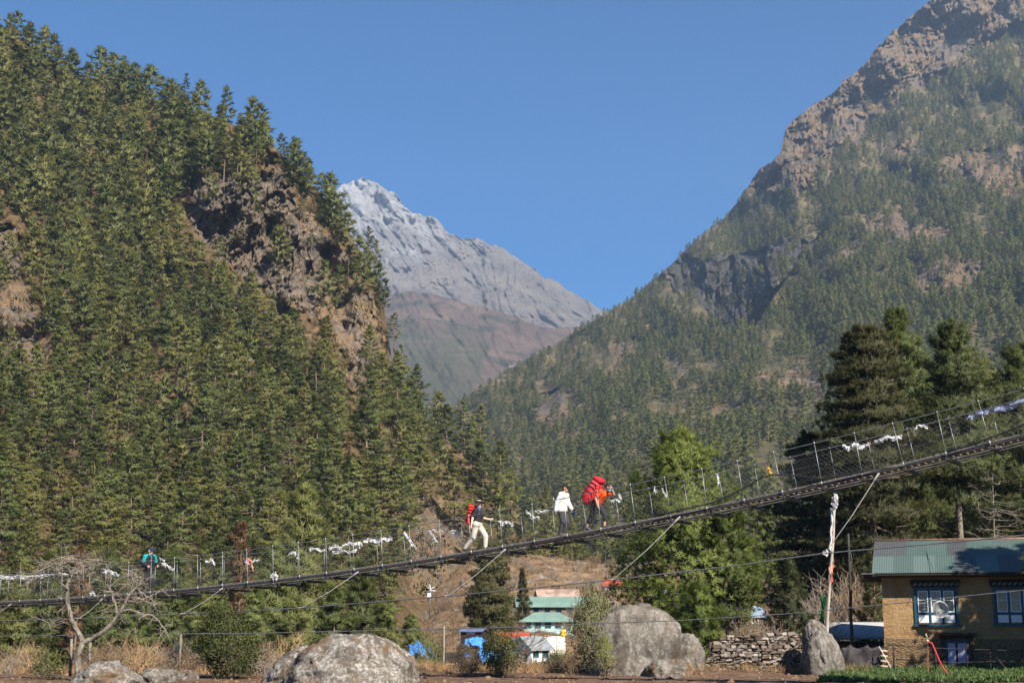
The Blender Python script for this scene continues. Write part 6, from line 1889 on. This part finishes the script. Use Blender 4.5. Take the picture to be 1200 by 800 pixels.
cover("dry_undergrowth", "low brown brush covering the slopes round the village", "undergrowth", 15000, (-40, 1250, 62, 340, 1.3), .9, .10, 6, .6, M_DRYB, 2, .8, keep=lambda px, Y: ~((px > 596) & (px < 690) & (Y > 95) & (Y < 212) & (((px * 7.31) % 1) > .12)))
cover("vegetable_crop", "dense dark green leafy crop along the field's right end", "crop", 5200, (946, 1330, 46, 58, 1.0), .20, .11, 8, .14, M_CROP, 3, .9, keep=lambda px, Y: (px > 952 + (Y - 46) * 2.0))
# field clods and small stones
rng = np.random.default_rng(71); V, Fc = [], []
ico = bmesh.new(); bmesh.ops.create_icosphere(ico, subdivisions=1, radius=1); IV = np.array([v.co[:] for v in ico.verts]); IF = np.array([[v.index for v in f.verts] for f in ico.faces]); ico.free()
def stones(name, label, n, area, size, mat, seed):
    rng = np.random.default_rng(seed); Vs, Fs = [], []
    px = rng.uniform(area[0], area[1], n); Y = rng.uniform(area[2], area[3], n); X = (px - 600) / F * Y; z = ground_z(X, Y)
    for i in range(n):
        s = size * rng.gamma(1.6, .5) * np.array([rng.uniform(.7, 1.4), rng.uniform(.7, 1.4), rng.uniform(.4, .9)])
        v = IV * (1 + .22 * rng.normal(size=(len(IV), 1))) * s
        a = rng.uniform(0, 6.28); ca, sa = math.cos(a), math.sin(a)
        v = np.stack([v[:, 0] * ca - v[:, 1] * sa, v[:, 0] * sa + v[:, 1] * ca, v[:, 2]], -1) + np.array([X[i], Y[i], z[i] + s[2] * .2])
        Fs.append(IF + i * len(IV)); Vs.append(v)
    me = np_mesh(name, np.concatenate(Vs), np.concatenate(Fs), {"moss": np.full(n * len(IV), .8), "lichen": np.full(n * len(IV), .1)})
    o = link_mesh(name, me, mat); tag(o, label, "rubble", kind="stuff")
stones("field_clods", "small clods and pebbles on the bare brown field", 2600, (-60, 1010, 44, 57), .035, M_GROUND, 72)
stones("rubble", "grey stones strewn over the dry slope about the village", 1500, (470, 980, 85, 320), .30, M_ROCK, 73)

def slope_scrub(name, label, hill, cols, rows, n, size, open_fn, seed, mat, per=14):
    rng = np.random.default_rng(seed)
    c = rng.uniform(cols[0], cols[1], n * 6); r = rng.uniform(rows[0], rows[1], n * 6)
    ok = (r > hill.ridge(c) + 2) & (r < hill.base(c) - 3) & (open_fn(c, r) > .5) & (fbm(c * .06, r * .06, 0, 3, seed) > -.25)
    c, r = c[ok][:n], r[ok][:n]
    p = hill.point(c, r)
    s = size * rng.uniform(.4, 1.3, (len(c), 1))
    k = np.repeat(p, per, 0) + rng.normal(0, .38, (len(c) * per, 3)) * np.repeat(s, per, 0)
    d = _norm(rng.normal(0, .6, k.shape) + np.array([0, -.15, .9]))
    v = blades(rng, k, d, 1, size * .6, size * .22, .5, .2)
    tr = np.repeat(rng.random(len(c)), per).repeat(3); t = rng.random(len(k)).repeat(3)
    nr = np.repeat(_norm(d * .5 + np.array([.1, -.5, .6])), 3, 0)
    me = np_mesh(name, v, np.arange(len(v)).reshape(-1, 3), {"tint": t, "tree": tr}, normals=nr)
    o = link_mesh(name, me, mat); tag(o, label, "scrub", kind="stuff")
M_SCRUB = foliage_mat("hill_scrub_leaves", (0.055, 0.045, 0.024), (0.16, 0.125, 0.065), (0.11, 0.125, 0.045), .15, obj=False)
slope_scrub("cliff_scrub", "brown and olive scrub rooted on the near hill's cliff and scars", HILL_L, (-10, 690), (120, 720), 2600, 1.6, lambda c, r: soft(OPEN_L, c, r, seed=11, amp=8) * (fbm(c * .05, r * .05, 0, 3, 301) > -.1), 31, M_SCRUB)
slope_scrub("mountain_scrub", "dark scrub dotted over the bare ground of the forested mountain", HILL_R, (470, 1210), (0, 660), 3800, 4.2, lambda c, r: np.maximum(soft([R_BARE], c, r, seed=111, amp=14), soft(R_PATCH + [R_CLIFF], c, r, seed=112, amp=10)), 33, M_SCRUB, 9)
# ================================================================== VILLAGE beyond the boulder
M_GREENR = plain("pale_green_tin_roof", (0.16, 0.245, 0.205), .5, .35, .1, .15, .6)
M_GREYR = plain("grey_slate_roof", (0.20, 0.22, 0.24), .7, .25, 0, .2, 1.2)
M_REDR = plain("red_tin_roof", (0.36, 0.07, 0.04), .55, .3, .1, .25, .8)
M_BLUER = plain("blue_tin_roof", (0.06, 0.14, 0.34), .5, .35, .1, .2, .8)
M_RUSTR = plain("rust_and_pale_tin_roof", (0.34, 0.24, 0.19), .6, .3, .1, .45, .7)
M_STWALL = plain("brown_stone_walling", (0.15, 0.115, 0.09), .95, .1, 0, .35, 1.6, .5)
M_WHWALL = plain("white_plaster", (0.52, 0.53, 0.54), .9, .1, 0, .08, 1.0)
M_PBLUE = plain("pale_blue_boards", (0.30, 0.42, 0.44), .8, .15, 0, .15, 1.2)
M_TEAL = plain("dark_teal_trim", (0.03, 0.13, 0.13), .6, .25)
M_TARPB = plain("bright_blue_tarpaulin", (0.05, 0.20, 0.52), .5, .3, 0, .2, 1.5)
M_TARPW = plain("dirty_white_sheeting", (0.52, 0.46, 0.40), .7, .2, 0, .2, 1.2)

def village_house(label, pxc, Y, w, d, base_row, eave_row, rise, rz, wall_m, roof_m, wins=5, trim=None, over=.45, win_m=None, name="village_house", hip=False, group=None, grow=None, sill=.45, roofname="roof"):
    """gabled (or hipped) house, ridge along its width w"""
    zb = Z_at(base_row, Y); hh = Z_at(eave_row, Y) - zb
    root = empty(name, ((pxc - 600) / F * Y, Y, zb), rz); tag(root, label, "house", group)
    wt = .3
    ww, wh = .8, min(1.0, hh * .5)
    xs = [-w / 2 + w * (i + .5) / wins for i in range(wins)]
    z0 = hh * sill
    holes = [(x - ww / 2, x + ww / 2, z0, z0 + wh) for x in xs]
    bm = bmesh.new()
    wall_with_holes(bm, -w / 2, w / 2, -1.0, hh, -d / 2, -d / 2 + wt, holes)
    for q in ((-w / 2, -w / 2 + wt, -d / 2 + wt, d / 2), (w / 2 - wt, w / 2, -d / 2 + wt, d / 2), (-w / 2 + wt, w / 2 - wt, d / 2 - wt, d / 2)): bm_box(bm, q[0], q[1], q[2], q[3], -1.0, hh)
    if not hip:
        for x0 in (-w / 2, w / 2 - wt):
            a = [bm.verts.new((x0, y, z)) for y, z in ((-d / 2, hh), (d / 2, hh), (0, hh + rise - .05))]; b = [bm.verts.new((x0 + wt, y, z)) for y, z in ((-d / 2, hh), (d / 2, hh), (0, hh + rise - .05))]
            bm.faces.new(a[::-1]); bm.faces.new(b)
            for i in range(3): bm.faces.new((a[i], a[(i + 1) % 3], b[(i + 1) % 3], b[i]))
    bmesh.ops.recalc_face_normals(bm, faces=bm.faces)
    bm_obj("wall", bm, wall_m, root)
    bm = bmesh.new()
    o_ = over; k = rise / (d / 2); th = .06
    ez_ = hh - k * o_ + .03
    hx = w / 2 + o_; hy = d / 2 + o_; rx = (w / 2 - d * .32) if hip else hx
    tp = hh + rise + .03
    if hip:
        E = [(-hx, -hy), (hx, -hy), (hx, hy), (-hx, hy)]
        lo = [[bm.verts.new((x, y, ez_ - dz)) for x, y in E] for dz in (0, th)]
        hi = [[bm.verts.new((x, 0, tp - dz)) for x in (-rx, rx)] for dz in (0, th)]
        for s in (0, 1):
            L, H_ = lo[s], hi[s]
            fs = [(L[0], L[1], H_[1], H_[0]), (L[1], L[2], H_[1]), (L[2], L[3], H_[0], H_[1]), (L[3], L[0], H_[0])]
            for f in fs: bm.faces.new(f if s == 0 else f[::-1])
        for i in range(4): bm.faces.new((lo[0][(i + 1) % 4], lo[0][i], lo[1][i], lo[1][(i + 1) % 4]))
    else:
        prof = [(-hy, ez_), (0, tp), (hy, ez_), (hy, ez_ - th), (0, tp - th), (-hy, ez_ - th)]
        n = max(6, int(w * 4))
        a = [bm.verts.new((-hx, y, z)) for y, z in prof]; b = [bm.verts.new((hx, y, z)) for y, z in prof]
        for i in range(6): bm.faces.new((a[i], b[i], b[(i + 1) % 6], a[(i + 1) % 6]))
        for q in (a, b):
            bm.faces.new((q[0], q[1], q[4], q[5])); bm.faces.new((q[1], q[2], q[3], q[4]))
        # standing seams of the sheets
        for i in range(1, n):
            x = -hx + 2 * hx * i / n
            for s in (-1, 1):
                bm_tube(bm, [(x, s * hy, ez_ + .012), (x, 0, tp + .012)], .018, 4, cap=False)
    bmesh.ops.recalc_face_normals(bm, faces=bm.faces)
    bm_obj(roofname, bm, roof_m, root)
    for h_ in holes:
        bm = bmesh.new(); f = .09
        for q in ((h_[0], h_[0] + f, h_[2], h_[3]), (h_[1] - f, h_[1], h_[2], h_[3]), (h_[0] + f, h_[1] - f, h_[2], h_[2] + f), (h_[0] + f, h_[1] - f, h_[3] - f, h_[3]), ((h_[0] + h_[1]) / 2 - .03, (h_[0] + h_[1]) / 2 + .03, h_[2] + f, h_[3] - f)):
            bm_box(bm, q[0], q[1], -d / 2 - .05, -d / 2 + .09, q[2], q[3])
        wn_ = bm_obj("window", bm, win_m or M_WHITEP, root)
        bm = bmesh.new(); bm_box(bm, h_[0] + .05, h_[1] - .05, -d / 2 + .10, -d / 2 + .12, h_[2] + .05, h_[3] - .05); bm_obj("pane", bm, M_GLASS, wn_)
    if trim is not None:
        for x0 in (-hx - .04, hx - .02):
            for s in (-1, 1):
                bm = bmesh.new()
                pr = [(s * (hy + .02), ez_ - .16), (0, tp - .14), (0, tp + .05), (s * (hy + .02), ez_ + .04)]
                a = [bm.verts.new((x0, y, z)) for y, z in pr]; b = [bm.verts.new((x0 + .06, y, z)) for y, z in pr]
                bm.faces.new(a); bm.faces.new(b[::-1])
                for i in range(4): bm.faces.new((a[i], b[i], b[(i + 1) % 4], a[(i + 1) % 4]))
                bmesh.ops.recalc_face_normals(bm, faces=bm.faces)
                bm_obj("barge_board", bm, trim, root)
    return root
village_house("long pale green roofed lodge with a row of white windows, the upper green roof", 645, 206, 9.6, 5.6, 724, 709.5, 1.25, R(4), M_STWALL, M_GREENR, 6, win_m=M_BLUE, sill=.42)
village_house("lower green hip roofed lodge with pale blue boarded front", 640, 186, 6.4, 5.0, 743, 726.5, 1.0, R(2), M_PBLUE, M_GREENR, 5, hip=True, win_m=M_TEAL)
village_house("stone house with a rust streaked tin roof, highest of the village", 652, 228, 6.0, 4.6, 708, 699, 1.15, R(6), M_STWALL, M_RUSTR, 3)
cottage = village_house("small grey roofed cottage with white walls and teal gable boards", 622, 132, 2.6, 2.2, 779, 758, .95, R(48), M_WHWALL, M_GREYR, 2, trim=M_TEAL, over=.28, win_m=M_TEAL)
for yy in (-.45, .45):      # two arched windows in the gable end that faces the field
    bm = bmesh.new(); bm_box(bm, -1.345, -1.303, yy - .24, yy + .24, .45, 1.20); bm_box(bm, -1.345, -1.303, yy - .15, yy + .15, 1.205, 1.32)
    w_ = bm_obj("window", bm, M_TEAL, cottage)
    bm = bmesh.new(); bm_box(bm, -1.36, -1.348, yy - .17, yy + .17, .53, 1.14); bm_obj("pane", bm, M_GLASS, w_)
village_house("low shed with a red tin roof just left of the small cottage", 600, 142, 3.0, 2.4, 770, 749, .7, R(-6), M_STWALL, M_REDR, 2, over=.3)
village_house("grey fronted building with a blue edged roof behind the low bright pine", 864, 165, 4.0, 3.6, 738, 721, 1.1, R(8), M_STWALL, plain("pale_grey_blue_roof", (0.24, 0.31, 0.40), .5, .3, .1, .2, .7), 2, trim=M_BLUER, over=.3)
village_house("small house with a bright red roof glimpsed through the big pine", 786, 238, 3.6, 3.0, 702, 689, .9, R(5), M_STWALL, M_REDR, 2, over=.4)
village_house("small red roofed hut on the slope left of the big pine", 716, 245, 2.6, 2.4, 696, 685, .8, R(-5), M_WHWALL, M_REDR, 2, over=.35)
village_house("grey roofed house glimpsed low through the big pine's left side", 776, 200, 3.4, 3.2, 714, 697, .9, R(-10), M_STWALL, M_GREYR, 2)
village_house("low dark shed with a thin slate blue roof above the blue tarpaulins", 556, 138, 2.0, 2.0, 745, 739, .22, R(-14), M_DKWOOD, plain("slate_blue_roof", (0.10, 0.12, 0.20), .6, .3, 0, .3, 2), 1, over=.2)
village_house("tiny dark roofed hut beside the leftmost blue tarpaulin", 530, 112, 1.6, 1.4, 782, 772, .5, R(12), M_DKWOOD, M_DKWOOD, 1, over=.2)

def tarp(label, px, row, Y, w, h, d, seed, mat=M_TARPB, group=None):
    """sheet draped over a ridge pole"""
    nx, ny = 18, 14; V = []
    for j in range(ny):
        for i in range(nx):
            u, v = i / (nx - 1) - .5, j / (ny - 1) - .5
            x, y = u * w, v * d
            z = h * (1 - abs(v) ** 1.3 * 2.2) + .22 * h * float(fbm(u * 5 + seed, v * 5, 0, 4, seed)) - .9 * h * abs(u) ** 1.6
            x += .16 * w * float(fbm(v * 4, u * 2, seed, 3, seed + 4)); y += .12 * d * float(fbm(u * 4, v * 2, seed, 3, seed + 5))
            V.append((x, y, z))
    me = np_mesh("tarpaulin", np.array(V), grid_faces(nx, ny), smooth=True)
    o = link_mesh("tarpaulin", me, mat); md = o.modifiers.new("t", 'SOLIDIFY'); md.thickness = .03
    o.location = at(px, row, Y); o.rotation_euler = (0, 0, R(seed * 17 % 40 - 20)); tag(o, label, "tarpaulin", group)
tarp("bright blue tarpaulin draped over a ridge, uppermost and left of the cottage", 556, 757, 122, 1.5, .8, 1.9, 3)
tarp("bright blue tarpaulin hanging lower, half hidden by the narrow dark bush", 571, 777, 112, 1.5, 1.1, 1.5, 4)
tarp("light blue tarpaulin beside the river, leftmost of the tarpaulins", 490, 768, 100, 1.5, .95, 1.4, 5)
tarp("small blue tarpaulin scrap between the other tarpaulins", 547, 769, 110, .5, .35, .6, 6)
tarp("blue tarpaulin strip below the red shed roof", 606, 756, 134, .9, .75, .9, 7)
# white sheeting tunnel
ty_ = 150
tn_ = empty("plastic_tunnel", tuple(at(641, 772, ty_))); tag(tn_, "dirty white plastic sheeted tunnel right of the small cottage", "greenhouse")
V = []; nx, na = 16, 14
for i in range(nx):
    for a in range(na):
        th = math.pi * a / (na - 1); x = -1.9 + 3.8 * i / (nx - 1)
        V.append((x, -1.5 * math.cos(th), 2.3 * math.sin(th) * (1 + .03 * float(fbm(i * .7, a * .6, 0, 2, 4)))))
me = np_mesh("sheeting", np.array(V), grid_faces(na, nx), smooth=True); o = link_mesh("sheeting", me, M_TARPW, tn_); md = o.modifiers.new("t", 'SOLIDIFY'); md.thickness = .03
for i in range(0, 5):
    x = -1.9 + 3.8 * i / 4
    tube_obj("hoop", [(x, -1.53 * math.cos(math.pi * a / 12), 2.36 * math.sin(math.pi * a / 12)) for a in range(13)], .025, M_DKWOOD, tn_, 4)
# yellow drum and pale screen by the lodge
bm = bmesh.new(); bm_tube(bm, [(0, 0, 0), (0, 0, .25), (0, 0, .5), (0, 0, .75)], [.3, .31, .31, .3], 14)
for z in (.25, .5): bm_tube(bm, [(0, 0, z - .02), (0, 0, z + .02)], [.325, .325], 14)
o = bm_obj("drum", bm, plain("yellow_drum_paint", (0.62, 0.38, 0.03), .5, .3)); o.location = at(660, 746, 150); tag(o, "small yellow drum standing right of the plastic tunnel", "drum")

# mast with box and dishes on the left, and thin poles
ms = empty("antenna_mast", tuple(at(503.5, 712, 120))); tag(ms, "small white antenna mast with a box and crossed arms on the brown slope", "mast")
L0 = ms.location
tube_obj("shaft", [(0, 0, -.8), at(504.5, 684, 120) - L0], .045, M_ZINC, ms)
bm = bmesh.new(); q = at(503, 697, 120) - L0; bm_box(bm, q.x - .15, q.x + .15, q.y - .22, q.y - .06, q.z - .17, q.z + .17); bmesh.ops.bevel(bm, geom=list(bm.edges), offset=.02, segments=2, affect='EDGES'); bm_obj("box", bm, M_WHITEP, ms)
for (x0, y0), (x1, y1) in (((501, 688), (509, 693)), ((501, 693), (509, 687)), ((503, 684), (506, 695)), ((505, 691), (511, 692))):
    tube_obj("arm", [at(x0, y0, 119.8) - L0, at(x1, y1, 119.8) - L0], .022, M_DISH, ms, 5)
lean_pole("utility_pole", at(520, 780, 100), at(520.5, 734, 100), .055, .045, plain("weathered_grey_pole", (.30, .28, .26), .9, .1), "slim grey pole standing among the huts left of the blue tarpaulins", "pole", .01, 8)
lean_pole("utility_pole", at(858, 732, 150), at(858.5, 684, 150), .06, .05, plain("weathered_white_pole", (.45, .44, .43), .9, .1), "slim pale pole rising behind the blue edged roof", "pole", .01, 9)
